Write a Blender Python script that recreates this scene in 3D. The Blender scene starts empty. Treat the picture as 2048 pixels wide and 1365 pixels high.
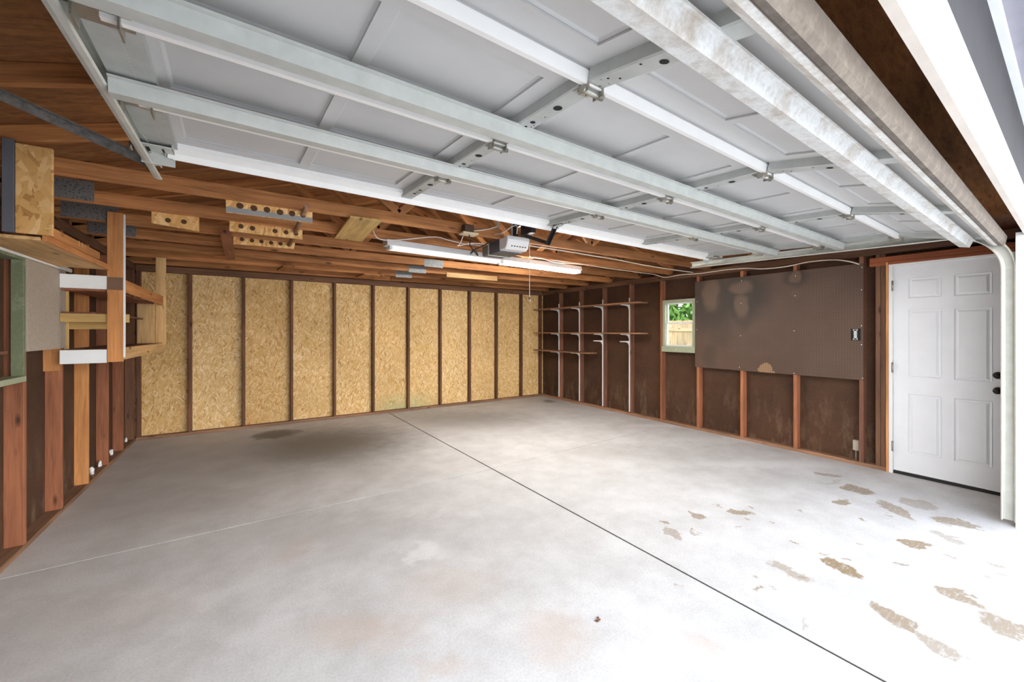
import bpy, bmesh, math, random
from mathutils import Vector, Matrix, Euler
random.seed(4)
C = bpy.context.scene.collection
SC = bpy.context.scene

# ------------------------------------------------------------------ camera and pixel helpers
F, Y0, YAW, H = 807.526, 662.989, 0.580312, 1.408616
SN, CS = math.sin(YAW), math.cos(YAW)
cam_d = bpy.data.cameras.new('camera'); cam = bpy.data.objects.new('camera', cam_d); C.objects.link(cam)
cam.location = (0, 0, H); cam.rotation_euler = (math.pi/2, 0, -YAW)
cam_d.sensor_width = 36; cam_d.lens = F/2048*36; cam_d.shift_y = -(682.5-Y0)/2048
cam_d.clip_start = 0.02; cam_d.clip_end = 200
SC.camera = cam

def floor_at(px, py, z=0.0):
    D = (z-H)*F/(Y0-py); R = (px-1024)/F*D
    return Vector((D*SN+R*CS, D*CS-R*SN, z))
def on_x(px, py, X):
    t = (px-1024)/F; Y = X*(CS-t*SN)/(SN+t*CS); D = X*SN+Y*CS
    return Vector((X, Y, H+(Y0-py)*D/F))
def on_y(px, py, Y):
    t = (px-1024)/F; X = Y*(SN+t*CS)/(CS-t*SN); D = X*SN+Y*CS
    return Vector((X, Y, H+(Y0-py)*D/F))

# room numbers (metres)
L, R_, B = -1.196, 5.364, 6.988          # inner faces of the framing
SD = 0.089                               # stud depth
ST = 0.038
ZP = 2.19; ZT = 2.27                     # top plate underside / top
SK = 0.034                               # the door wall runs a little out of square
def fw(X, v=0.0): return 0.254+SK*X+v

# ------------------------------------------------------------------ materials
def new_mat(name):
    m = bpy.data.materials.new(name); m.use_nodes = True
    nt = m.node_tree; nt.nodes.clear()
    out = nt.nodes.new('ShaderNodeOutputMaterial'); bs = nt.nodes.new('ShaderNodeBsdfPrincipled')
    nt.links.new(bs.outputs[0], out.inputs[0])
    return m, nt, bs
def N(nt, typ, **kw):
    n = nt.nodes.new(typ)
    for k, v in kw.items():
        if k == 'ins':
            for kk, vv in v.items(): n.inputs[kk].default_value = vv
        else: setattr(n, k, v)
    return n
def ramp(nt, src, stops):
    r = N(nt, 'ShaderNodeValToRGB'); cr = r.color_ramp
    while len(cr.elements) < len(stops): cr.elements.new(0.5)
    for e, (p, c) in zip(cr.elements, stops):
        e.position = p; e.color = (*c, 1) if len(c) == 3 else c
    nt.links.new(src, r.inputs[0]); return r.outputs[0]
def mixc(nt, a, b, fac, mode='MIX'):
    m = N(nt, 'ShaderNodeMix', data_type='RGBA', blend_type=mode)
    for s, v in ((0, fac), (6, a), (7, b)):
        if hasattr(v, 'is_linked'): nt.links.new(v, m.inputs[s])
        elif s == 0: m.inputs[s].default_value = v
        else: m.inputs[s].default_value = (*v, 1)
    return m.outputs[2]
def coords(nt, scale=(1, 1, 1), rnd=False, rot=(0, 0, 0)):
    tc = N(nt, 'ShaderNodeTexCoord'); mp = N(nt, 'ShaderNodeMapping')
    mp.inputs['Scale'].default_value = scale; mp.inputs['Rotation'].default_value = rot
    nt.links.new(tc.outputs['Object'], mp.inputs[0])
    if rnd:
        oi = N(nt, 'ShaderNodeObjectInfo'); mu = N(nt, 'ShaderNodeMath', operation='MULTIPLY', ins={1: 37.0})
        nt.links.new(oi.outputs['Random'], mu.inputs[0]); nt.links.new(mu.outputs[0], mp.inputs['Location'])
    return mp.outputs[0]
def noise(nt, vec, scale, detail=4, rough=0.55, dist=0.0):
    n = N(nt, 'ShaderNodeTexNoise', ins={'Scale': scale, 'Detail': detail, 'Roughness': rough, 'Distortion': dist})
    nt.links.new(vec, n.inputs['Vector']); return n.outputs['Fac']
def bump(nt, bs, h, strength=0.2, dist=0.01):
    b = N(nt, 'ShaderNodeBump', ins={'Strength': strength, 'Distance': dist})
    nt.links.new(h, b.inputs['Height']); nt.links.new(b.outputs[0], bs.inputs['Normal'])

def wood(name, dark, light, knots=True, rough=0.75, vary=0.45):
    """grain along the object's own X axis"""
    m, nt, bs = new_mat(name)
    v = coords(nt, (0.8, 14, 14), rnd=True)
    g = noise(nt, v, 2.2, 6, 0.6, 0.6)
    v2 = coords(nt, (3, 90, 90), rnd=True); g2 = noise(nt, v2, 2, 3, 0.6)
    a = N(nt, 'ShaderNodeMath', operation='MULTIPLY_ADD', ins={1: 0.35}); nt.links.new(g2, a.inputs[0]); nt.links.new(g, a.inputs[2])
    col = ramp(nt, a.outputs[0], [(0.42, dark), (0.8, light)])
    if knots:
        vk = coords(nt, (2.2, 7, 7), rnd=True)
        vo = N(nt, 'ShaderNodeTexVoronoi', ins={'Scale': 1.3}); nt.links.new(vk, vo.inputs['Vector'])
        k = ramp(nt, vo.outputs['Distance'], [(0.05, (1, 1, 1)), (0.16, (0, 0, 0))])
        col = mixc(nt, col, tuple(x*0.35 for x in dark), k)
    vb = coords(nt, (1, 3, 3), rnd=True); big = noise(nt, vb, 1.4, 3)
    sh = ramp(nt, big, [(0.3, (0.62, 0.6, 0.58)), (0.7, (1.15, 1.12, 1.1))])
    col = mixc(nt, col, sh, 0.8, 'MULTIPLY')
    oi = N(nt, 'ShaderNodeObjectInfo')
    hs = N(nt, 'ShaderNodeHueSaturation')
    mr = N(nt, 'ShaderNodeMapRange', ins={3: 1-vary*0.5, 4: 1+vary*0.5}); nt.links.new(oi.outputs['Random'], mr.inputs[0])
    nt.links.new(mr.outputs[0], hs.inputs['Value']); nt.links.new(col, hs.inputs['Color'])
    nt.links.new(hs.outputs[0], bs.inputs['Base Color']); bs.inputs['Roughness'].default_value = rough
    bump(nt, bs, a.outputs[0], 0.25, 0.004)
    return m

def osb(name, axes, tint=(1, 1, 1), green=False, big=1.0):
    """flakes of wood pressed flat; axes picks which object axes lie in the sheet"""
    m, nt, bs = new_mat(name)
    tc = N(nt, 'ShaderNodeTexCoord'); sx = N(nt, 'ShaderNodeSeparateXYZ'); nt.links.new(tc.outputs['Object'], sx.inputs[0])
    cx = N(nt, 'ShaderNodeCombineXYZ')
    nt.links.new(sx.outputs[axes[0]], cx.inputs[0]); nt.links.new(sx.outputs[axes[1]], cx.inputs[1])
    warp = N(nt, 'ShaderNodeTexNoise', ins={'Scale': 2.5, 'Detail': 2.0}); nt.links.new(cx.outputs[0], warp.inputs['Vector'])
    wv = N(nt, 'ShaderNodeVectorMath', operation='MULTIPLY_ADD'); wv.inputs[1].default_value = (.16, .16, 0)
    nt.links.new(warp.outputs['Color'], wv.inputs[0]); nt.links.new(cx.outputs[0], wv.inputs[2])
    cur = None; hgt = None
    stops = [(0.0, (.50, .275, .09)), (0.12, (.68, .43, .165)), (0.65, (.77, .53, .235)), (1.0, (.88, .69, .40))]
    for k, (ang, sc, thr) in enumerate([(0.3, 15, 0), (1.5, 19, .45), (-0.7, 17, .5), (2.2, 27, .5), (0.9, 23, .55), (1.85, 32, .6)]):
        mp = N(nt, 'ShaderNodeMapping'); mp.inputs['Rotation'].default_value = (0, 0, ang)
        mp.inputs['Location'].default_value = (k*3.1, k*1.7, 0); nt.links.new(wv.outputs[0], mp.inputs[0])
        m2 = N(nt, 'ShaderNodeMapping'); m2.inputs['Scale'].default_value = (sc*0.62*big, sc*2.5*big, 1); nt.links.new(mp.outputs[0], m2.inputs[0])
        vo = N(nt, 'ShaderNodeTexVoronoi', voronoi_dimensions='2D', ins={'Scale': 1.0}); nt.links.new(m2.outputs[0], vo.inputs['Vector'])
        sp = N(nt, 'ShaderNodeSeparateColor'); nt.links.new(vo.outputs['Color'], sp.inputs[0])
        c = ramp(nt, sp.outputs[0], stops)
        if cur is None: cur = c; hgt = sp.outputs[2]
        else:
            gt = N(nt, 'ShaderNodeMath', operation='GREATER_THAN', ins={1: thr}); nt.links.new(sp.outputs[1], gt.inputs[0])
            cur = mixc(nt, cur, c, gt.outputs[0])
    dk = noise(nt, wv.outputs[0], 30, 4, 0.7)
    cur = mixc(nt, cur, ramp(nt, dk, [(0.33, (.5, .37, .25)), (0.43, (1, 1, 1))]), 0.6, 'MULTIPLY')
    bg = noise(nt, cx.outputs[0], 1.1, 3)
    cur = mixc(nt, cur, ramp(nt, bg, [(0.3, (.86, .84, .8)), (0.7, (1.1, 1.1, 1.12))]), 1.0, 'MULTIPLY')
    cur = mixc(nt, cur, tint, 1.0, 'MULTIPLY')
    if green:      # each bay shows a slightly different sheet
        ad = N(nt, 'ShaderNodeMath', operation='MULTIPLY_ADD', ins={1: 1/.6096, 2: 20.07}); nt.links.new(sx.outputs[0], ad.inputs[0])
        fl = N(nt, 'ShaderNodeMath', operation='FLOOR'); nt.links.new(ad.outputs[0], fl.inputs[0])
        wn = N(nt, 'ShaderNodeTexWhiteNoise', noise_dimensions='1D'); nt.links.new(fl.outputs[0], wn.inputs['W'])
        cur = mixc(nt, cur, ramp(nt, wn.outputs['Value'], [(0, (.90, .86, .80)), (.5, (1, 1, 1)), (1, (1.04, 1.06, 1.12))]), 1.0, 'MULTIPLY')
    if green:      # green edge sealer rubbed on the foot of the sheets
        mr = N(nt, 'ShaderNodeMapRange', ins={1: 0.35, 2: 0.02, 3: 0.0, 4: 1.0}); nt.links.new(sx.outputs[2], mr.inputs[0])
        mx = N(nt, 'ShaderNodeMapRange', ins={1: 1.7, 2: 2.1}); nt.links.new(sx.outputs[0], mx.inputs[0])
        mx2 = N(nt, 'ShaderNodeMapRange', ins={1: 3.0, 2: 2.6}); nt.links.new(sx.outputs[0], mx2.inputs[0])
        p = N(nt, 'ShaderNodeMath', operation='MULTIPLY'); nt.links.new(mr.outputs[0], p.inputs[0]); nt.links.new(mx.outputs[0], p.inputs[1])
        p2 = N(nt, 'ShaderNodeMath', operation='MULTIPLY'); nt.links.new(p.outputs[0], p2.inputs[0]); nt.links.new(mx2.outputs[0], p2.inputs[1])
        nn = noise(nt, cx.outputs[0], 14, 4)
        p3 = N(nt, 'ShaderNodeMath', operation='MULTIPLY'); nt.links.new(p2.outputs[0], p3.inputs[0]); nt.links.new(nn, p3.inputs[1])
        cur = mixc(nt, cur, (.30, .46, .25), p3.outputs[0])
    nt.links.new(cur, bs.inputs['Base Color']); bs.inputs['Roughness'].default_value = 0.8
    bump(nt, bs, hgt, 0.25, 0.004)
    return m

def plain(name, col, rough=0.5, metal=0.0, var=0.12, scale=6, spec=0.5, bumpy=0.0):
    m, nt, bs = new_mat(name)
    v = coords(nt, (1, 1, 1), rnd=True); n = noise(nt, v, scale, 5, 0.6)
    c = ramp(nt, n, [(0.3, tuple(x*(1-var) for x in col)), (0.7, tuple(min(1, x*(1+var*.6)) for x in col))])
    nt.links.new(c, bs.inputs['Base Color']); bs.inputs['Roughness'].default_value = rough; bs.inputs['Metallic'].default_value = metal
    bs.inputs['Specular IOR Level'].default_value = spec
    if bumpy: bump(nt, bs, n, bumpy, 0.004)
    return m
def dirty(name, col, dirt, amount=0.5, rough=0.6, scale=9):
    m, nt, bs = new_mat(name)
    v = coords(nt, (1, 1, 1)); n = noise(nt, v, scale, 8, 0.72)
    n2 = noise(nt, v, 70, 3, 0.6)
    f = ramp(nt, n, [(0.62-amount*0.3, (0, 0, 0)), (0.72, (1, 1, 1))])
    c = mixc(nt, col, dirt, f)
    c = mixc(nt, c, ramp(nt, n2, [(0.3, (.8, .78, .75)), (0.6, (1, 1, 1))]), 0.7, 'MULTIPLY')
    nt.links.new(c, bs.inputs['Base Color']); bs.inputs['Roughness'].default_value = rough
    bump(nt, bs, n2, 0.3, 0.004)
    return m
def emit(name, col, s):
    m = bpy.data.materials.new(name); m.use_nodes = True; nt = m.node_tree; nt.nodes.clear()
    o = nt.nodes.new('ShaderNodeOutputMaterial'); e = N(nt, 'ShaderNodeEmission', ins={0: (*col, 1), 1: s}); nt.links.new(e.outputs[0], o.inputs[0]); return m

def hardboard(name, dark, light, dirt, axes=(1, 2)):
    m, nt, bs = new_mat(name)
    v = coords(nt); n = noise(nt, v, 1.6, 6, 0.65); n2 = noise(nt, v, 120, 2, 0.6)
    c = ramp(nt, n, [(0.3, dark), (0.72, light)])
    c = mixc(nt, c, ramp(nt, n2, [(0.3, (.6, .6, .6)), (0.7, (1.3, 1.3, 1.3))]), 0.8, 'MULTIPLY')
    tc = N(nt, 'ShaderNodeTexCoord'); sx = N(nt, 'ShaderNodeSeparateXYZ'); nt.links.new(tc.outputs['Object'], sx.inputs[0])
    mr = N(nt, 'ShaderNodeMapRange', ins={1: 0.8, 2: 0.1}); nt.links.new(sx.outputs[2], mr.inputs[0])
    vs = coords(nt, (1, 2.5, 0.8)); n3 = noise(nt, vs, 3.2, 6, 0.7)
    f = ramp(nt, n3, [(0.5, (0, 0, 0)), (0.75, (.8, .8, .8))])
    p = N(nt, 'ShaderNodeMath', operation='MULTIPLY'); nt.links.new(mr.outputs[0], p.inputs[0]); nt.links.new(f, p.inputs[1])
    c = mixc(nt, c, dirt, p.outputs[0])
    nt.links.new(c, bs.inputs['Base Color']); bs.inputs['Roughness'].default_value = 0.85
    return m

def add_spots(nt, pv, spots, soft, rag=0.0):
    """greatest of many warped ellipses; spot = (centre, half length, half width, angle, weight)"""
    acc = None
    for (c, a, b, ang, w) in spots:
        mp = N(nt, 'ShaderNodeMapping', vector_type='TEXTURE')
        mp.inputs['Location'].default_value = (c[0], c[1], 0); mp.inputs['Rotation'].default_value = (0, 0, ang); mp.inputs['Scale'].default_value = (a, b, 1)
        nt.links.new(pv, mp.inputs[0])
        ln = N(nt, 'ShaderNodeVectorMath', operation='LENGTH'); nt.links.new(mp.outputs[0], ln.inputs[0])
        mr = N(nt, 'ShaderNodeMapRange', interpolation_type='SMOOTHSTEP', ins={1: 1+soft, 2: 1-soft, 3: 0, 4: w}); nt.links.new(ln.outputs['Value'], mr.inputs[0])
        if acc is None: acc = mr.outputs[0]
        else:
            mx = N(nt, 'ShaderNodeMath', operation='MAXIMUM'); nt.links.new(acc, mx.inputs[0]); nt.links.new(mr.outputs[0], mx.inputs[1]); acc = mx.outputs[0]
    return acc
def streak(p, q, wpx, w=1.0, end=1.0):
    a = floor_at(*p); b = floor_at(*q); c = (a+b)/2; d = b-a
    mid = ((p[0]+q[0])/2, (p[1]+q[1])/2)
    n = (floor_at(mid[0], mid[1]+wpx/2)-floor_at(mid[0], mid[1]-wpx/2))
    dn = d.normalized(); wid = abs(n.x*dn.y-n.y*dn.x)/2
    return ((c.x, c.y), d.length/2*end, max(wid, 0.008), math.atan2(d.y, d.x), w)
def flat_spot(px, py, rx, ry, w=1.0):
    c = floor_at(px, py); a = (floor_at(px+rx, py)-c).length; b = (floor_at(px, py+ry)-floor_at(px, py-ry)).length/2
    return ((c.x, c.y), a, b, -YAW, w)

def concrete():
    m, nt, bs = new_mat('concrete')
    v = coords(nt); v0 = v
    big = noise(nt, v, 0.7, 5, 0.6); med = noise(nt, v, 3.5, 7, 0.68); fine = noise(nt, v, 90, 3, 0.6)
    c = ramp(nt, big, [(0.3, (.56, .55, .54)), (0.7, (.68, .675, .67))])
    c = mixc(nt, c, ramp(nt, med, [(0.34, (.84, .83, .82)), (0.62, (1.05, 1.05, 1.05))]), 0.8, 'MULTIPLY')
    c = mixc(nt, c, ramp(nt, fine, [(0.3, (.86, .86, .86)), (0.6, (1.03, 1.03, 1.03))]), 0.8, 'MULTIPLY')
    # warp for stain edges
    wn = N(nt, 'ShaderNodeTexNoise', ins={'Scale': 7.0, 'Detail': 7.0, 'Roughness': 0.68}); nt.links.new(v, wn.inputs['Vector'])
    def warp(k):
        s = N(nt, 'ShaderNodeVectorMath', operation='SUBTRACT'); s.inputs[1].default_value = (.5, .5, .5); nt.links.new(wn.outputs['Color'], s.inputs[0])
        w = N(nt, 'ShaderNodeVectorMath', operation='MULTIPLY_ADD'); w.inputs[1].default_value = (k, k, 0); nt.links.new(s.outputs[0], w.inputs[0]); nt.links.new(v0, w.inputs[2])
        f = N(nt, 'ShaderNodeVectorMath', operation='MULTIPLY'); f.inputs[1].default_value = (1, 1, 0); nt.links.new(w.outputs[0], f.inputs[0]); return f.outputs[0]
    # oil stain and broad soft darkening over the back and left floor
    oil_dark = add_spots(nt, warp(.5), [flat_spot(650, 888, 150, 34, .85), flat_spot(560, 905, 200, 44, .42), flat_spot(930, 838, 120, 16, .45), flat_spot(1180, 800, 90, 8, .3), flat_spot(1290, 905, 130, 14, .16),
                                   flat_spot(410, 975, 150, 50, .22), flat_spot(690, 1050, 190, 26, .16), flat_spot(300, 930, 120, 40, .22)], .75)
    c = mixc(nt, c, (.125, .11, .088), oil_dark)
    wet = add_spots(nt, warp(.32), [flat_spot(550, 869, 38, 8, .8), flat_spot(590, 864, 16, 4, .6), flat_spot(1098, 803, 11, 3, .6), flat_spot(860, 880, 0.1, 0.1, 0)], .3)
    c = mixc(nt, c, (.12, .11, .095), wet)
    rust = add_spots(nt, warp(.35), [flat_spot(720, 1260, 110, 32, .32), flat_spot(590, 1100, 30, 20, .22), flat_spot(1105, 1265, 60, 50, .3), flat_spot(900, 1170, 90, 40, .22), flat_spot(1400, 1290, 30, 20, .3), flat_spot(880, 1330, 60, 18, .24),
                                     flat_spot(250, 1215, 120, 30, .14)], .8)
    c = mixc(nt, c, (.50, .33, .22), rust)
    white = add_spots(nt, warp(.4), [flat_spot(850, 1105, 40, 14, .6), flat_spot(1560, 930, 150, 6, .45), flat_spot(1330, 852, 60, 3, .55), flat_spot(1350, 1310, 60, 30, .3), flat_spot(1440, 880, 90, 5, .4)], .7)
    c = mixc(nt, c, (.80, .80, .80), white)
    # tan scuffs where mud dried
    S = [streak((1545, 1128), (1622, 1165), 22, .6), streak((1640, 1115), (1716, 1155), 18, 1), streak((1802, 1078), (1848, 1098), 20, .9), streak((1750, 1208), (1830, 1262), 32, .85),
         streak((1820, 1258), (1925, 1320), 24, .7), streak((1880, 1172), (1960, 1215), 26, .85), streak((1950, 1240), (2048, 1262), 40, .8), streak((1865, 1062), (1930, 1092), 12, .5),
         streak((1860, 1038), (1955, 1052), 14, .75), streak((1760, 1000), (1820, 1040), 18, .7), streak((1680, 975), (1745, 983), 14, .8), streak((1668, 1000), (1695, 1008), 12, .8),
         streak((1800, 1000), (1880, 1020), 16, .5), streak((1630, 949), (1680, 953), 6, .6), streak((1335, 1055), (1360, 1080), 22, .6), streak((1378, 1027), (1410, 1038), 16, .8),
         streak((1455, 1023), (1500, 1028), 10, .8), streak((1980, 1128), (2015, 1140), 8, .6), streak((1498, 1150), (1512, 1152), 9, .6), streak((1535, 1172), (1545, 1182), 8, .6),
         streak((1790, 1128), (1812, 1130), 5, .7), streak((1615, 1268), (1625, 1242), 5, .5), streak((1690, 960), (1640, 968), 5, .3)]
    rr = random.Random(11)
    for k in range(26):
        px = rr.uniform(1330, 2020); py = rr.uniform(1010, 1180)
        S.append(flat_spot(px, py, rr.uniform(3, 7), rr.uniform(1.5, 3.2), rr.uniform(.45, .85)))
    mud = add_spots(nt, warp(.26), S, .14)
    vs = coords(nt, (8, 30, 1), rot=(0, 0, .6)); st = noise(nt, vs, 2.2, 4, .7)
    p = N(nt, 'ShaderNodeMath', operation='MULTIPLY'); nt.links.new(mud, p.inputs[0]); nt.links.new(ramp(nt, st, [(.3, (.45, .45, .45)), (.5, (1, 1, 1))]), p.inputs[1])
    c = mixc(nt, c, (.27, .195, .115), p.outputs[0])
    nt.links.new(c, bs.inputs['Base Color'])
    rg = N(nt, 'ShaderNodeMapRange', ins={3: .55, 4: .8}); nt.links.new(med, rg.inputs[0]); nt.links.new(rg.outputs[0], bs.inputs['Roughness'])
    bs.inputs['Specular IOR Level'].default_value = .35
    bump(nt, bs, fine, .12, .003)
    return m

def pegboard_mat():
    m, nt, bs = new_mat('pegboard')
    tc = N(nt, 'ShaderNodeTexCoord'); sx = N(nt, 'ShaderNodeSeparateXYZ'); nt.links.new(tc.outputs['Object'], sx.inputs[0])
    def cell(sock):
        a = N(nt, 'ShaderNodeMath', operation='MULTIPLY', ins={1: 1/.0254}); nt.links.new(sock, a.inputs[0])
        f = N(nt, 'ShaderNodeMath', operation='FRACT'); nt.links.new(a.outputs[0], f.inputs[0])
        s = N(nt, 'ShaderNodeMath', operation='SUBTRACT', ins={1: .5}); nt.links.new(f.outputs[0], s.inputs[0]); return s.outputs[0]
    cv = N(nt, 'ShaderNodeCombineXYZ'); nt.links.new(cell(sx.outputs[1]), cv.inputs[0]); nt.links.new(cell(sx.outputs[2]), cv.inputs[1])
    ln = N(nt, 'ShaderNodeVectorMath', operation='LENGTH'); nt.links.new(cv.outputs[0], ln.inputs[0])
    hole = N(nt, 'ShaderNodeMath', operation='LESS_THAN', ins={1: .15}); nt.links.new(ln.outputs['Value'], hole.inputs[0])
    v = coords(nt); n = noise(nt, v, 2.0, 5)
    c = ramp(nt, n, [(.3, (.082, .045, .029)), (.7, (.114, .066, .043))])
    yz = N(nt, 'ShaderNodeCombineXYZ'); nt.links.new(sx.outputs[1], yz.inputs[0]); nt.links.new(sx.outputs[2], yz.inputs[1])
    wn = N(nt, 'ShaderNodeTexNoise', ins={'Scale': 5.0, 'Detail': 5.0}); nt.links.new(v, wn.inputs['Vector'])
    w = N(nt, 'ShaderNodeVectorMath', operation='MULTIPLY_ADD'); w.inputs[1].default_value = (.14, .14, 0); nt.links.new(wn.outputs['Color'], w.inputs[0]); nt.links.new(yz.outputs[0], w.inputs[2])
    fl = N(nt, 'ShaderNodeVectorMath', operation='MULTIPLY_ADD'); fl.inputs[1].default_value = (1, 1, 0); fl.inputs[2].default_value = (-.07, -.07, 0); nt.links.new(w.outputs[0], fl.inputs[0])
    # water stains: dark rims around paler middles
    def yzs(px, py, ry, rz, w_): q = on_x(px, py, R_-.01); return ((q.y, q.z), ry, rz, 0, w_)
    dk = add_spots(nt, fl.outputs[0], [yzs(1424, 605, .34, .44, .75), yzs(1484, 592, .34, .34, .85), yzs(1440, 660, .2, .25, .5), yzs(1592, 552, .11, .12, .8), yzs(1485, 625, .18, .2, .6), yzs(1420, 710, .1, .2, .35)], .5)
    c = mixc(nt, c, (.026, .018, .012), dk)
    lt = add_spots(nt, fl.outputs[0], [yzs(1422, 590, .12, .22, .95), yzs(1482, 575, .14, .09, .95), yzs(1482, 612, .09, .14, .9), yzs(1591, 553, .06, .08, .95), yzs(1590, 592, .05, .05, .4)], .35)
    c = mixc(nt, c, (.135, .08, .05), lt)
    chip = add_spots(nt, fl.outputs[0], [yzs(1531, 740, .075, .085, 1), yzs(1534, 750, .09, .06, 1)], .08)
    c = mixc(nt, c, (.27, .165, .085), chip)
    c = mixc(nt, c, (.03, .02, .015), hole.outputs[0])
    nt.links.new(c, bs.inputs['Base Color']); bs.inputs['Roughness'].default_value = .55
    return m

def perforated(name, col):
    """galvanised truss plate with rows of punched teeth slots"""
    m, nt, bs = new_mat(name)
    v = coords(nt, (70, 70, 70)); vo = N(nt, 'ShaderNodeTexVoronoi', ins={'Scale': 1.0}); nt.links.new(v, vo.inputs['Vector'])
    c = ramp(nt, vo.outputs['Distance'], [(.18, tuple(x*.25 for x in col)), (.35, col)])
    nt.links.new(c, bs.inputs['Base Color']); bs.inputs['Roughness'].default_value = .45; bs.inputs['Metallic'].default_value = .4
    return m

M = {}
M['truss'] = wood('truss_pine', (.25, .088, .026), (.56, .25, .085))
M['deck'] = wood('roof_plywood', (.15, .058, .018), (.34, .145, .045), vary=.1)
M['stud'] = wood('old_stud', (.12, .048, .026), (.25, .108, .062))
M['stud_red'] = wood('reddish_stud', (.20, .068, .030), (.40, .15, .068))
M['stud_dark'] = wood('dark_stud', (.085, .038, .018), (.17, .08, .04))
M['plate'] = wood('plate_pine', (.17, .085, .045), (.34, .19, .11))
M['orange'] = wood('orange_pine', (.44, .175, .05), (.70, .32, .11), vary=.2)
M['pine'] = wood('pale_pine', (.52, .29, .10), (.76, .50, .23), vary=.15)
M['yellow'] = wood('yellow_pine', (.52, .31, .09), (.76, .52, .20), vary=.15)
M['shelfw'] = wood('shelf_board', (.22, .105, .05), (.42, .22, .115), vary=.25)
M['header'] = wood('header_beam', (.16, .04, .012), (.32, .09, .03), vary=.1)
M['osb_xz'] = osb('osb_sheathing', (0, 2), green=True)
M['osb_board'] = osb('osb_offcut', (0, 2), tint=(1.08, .94, .78), big=.62)
M['hardboard'] = hardboard('brown_fibreboard', (.044, .0175, .0065), (.092, .039, .0155), (.22, .15, .09))
M['pegboard'] = pegboard_mat()
M['concrete'] = concrete()
M['driveway'] = plain('driveway_concrete', (.68, .67, .65), .8)
M['doorwhite'] = plain('white_steel_skin', (.56, .55, .535), .45, var=.07, scale=2.5)
M['joint'] = plain('white_vinyl_edge', (.92, .90, .86), .5, var=.04)
M['galv'] = plain('galvanised_steel', (.55, .56, .515), .45, .1, var=.1, scale=14)
M['galv_stile'] = plain('galvanised_stile', (.47, .48, .45), .5, .1, var=.1, scale=14)
M['galv_track'] = plain('galvanised_track', (.60, .60, .54), .42, .12, var=.12, scale=12)
M['zinc'] = plain('zinc_hinge', (.46, .44, .38), .35, .8, var=.2)
M['strutdirty'] = dirty('cobwebbed_steel', (.72, .72, .70), (.42, .34, .26), .55)
M['retainer'] = dirty('dirty_white_retainer', (.80, .78, .74), (.50, .42, .34), .55)
M['seal'] = dirty('grey_rubber_seal', (.13, .105, .085), (.22, .185, .15), .5, .9, 12)
M['hole'] = plain('punched_hole', (.012, .012, .012), .9)
M['holew'] = plain('drilled_hole', (.10, .045, .018), .9)
M['white'] = plain('white_paint', (.80, .80, .79), .4, var=.04)
M['doorleaf'] = plain('white_door_paint', (.80, .81, .83), .4, var=.03)
M['trimwhite'] = plain('sunlit_white_trim', (.86, .85, .83), .5, var=.06)
M['trimtan'] = plain('stop_moulding', (.70, .62, .54), .6, var=.1)
M['greywall'] = plain('grey_siding', (.05, .05, .055), .9, var=.1, spec=.1)
M['soffit'] = plain('grey_soffit', (.30, .29, .33), .9, var=.1, spec=.1)
M['black'] = plain('black_steel', (.015, .015, .017), .4)
M['bronze'] = plain('dark_bronze_knob', (.03, .022, .02), .3, .6)
M['hinge'] = plain('satin_hinge', (.42, .40, .37), .35, .7)
M['green'] = dirty('green_paint', (.17, .20, .11), (.30, .31, .21), .35, .7)
M['greenp'] = dirty('pale_green_paint', (.36, .40, .27), (.52, .51, .40), .35, .7)
M['particle'] = plain('grey_chipboard', (.42, .36, .29), .85, var=.12, scale=60)
M['greypaint'] = plain('grey_paint', (.13, .135, .15), .7, var=.12)
M['greyedge'] = plain('pegrack_grey_paint', (.31, .31, .30), .7, var=.12)
M['whitewash'] = plain('white_painted_board', (.90, .93, .93), .5, var=.05)
M['plug'] = plain('nail_plate_dull', (.28, .27, .25), .5, .5, var=.4, scale=40)
M['nailplate'] = perforated('punched_truss_plate', (.24, .25, .25))
M['plateold'] = perforated('old_truss_plate', (.24, .235, .22))
M['motor'] = plain('opener_chassis', (.09, .11, .145), .35, .5)
M['motorgrey'] = plain('opener_end_cap', (.16, .155, .145), .5)
M['lens'] = plain('opener_light_cover', (.80, .79, .77), .3, var=.03)
M['tube'] = emit('lit_tube', (1, .95, .88), 70.0)
M['tubeoff_glow'] = emit('unlit_tube_glow', (1, .98, .96), .45)  # switched-off tube, given a faint glow so it reads white
M['cable'] = plain('cream_cable', (.72, .63, .50), .6)
M['cablew'] = plain('white_cord', (.78, .74, .70), .6)
M['cream'] = plain('cream_plate', (.68, .56, .36), .5)
M['boxbrown'] = plain('brown_outlet_box', (.10, .055, .03), .6)
M['foam'] = plain('white_foam', (.86, .86, .85), .9)
M['fence'] = wood('fence_cedar', (.30, .20, .10), (.44, .33, .19), vary=.2)
M['leafm'] = plain('tree_leaves', (.14, .30, .06), .7, var=.5, scale=9)
M['grassm'] = plain('lawn_grass', (.14, .24, .06), .9, var=.4, scale=20)
M['bark'] = plain('tree_bark', (.12, .09, .06), .9, var=.4)
gm, gnt, gbs = new_mat('window_glass'); gbs.inputs['Transmission Weight'].default_value = 1; gbs.inputs['Roughness'].default_value = .02; gbs.inputs['IOR'].default_value = 1.02
nz = noise(gnt, coords(gnt), 3, 2); gnt.links.new(ramp(gnt, nz, [(.3, (.93, .95, .93)), (.7, (1, 1, 1))]), gbs.inputs['Base Color']); M['glass'] = gm

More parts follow.
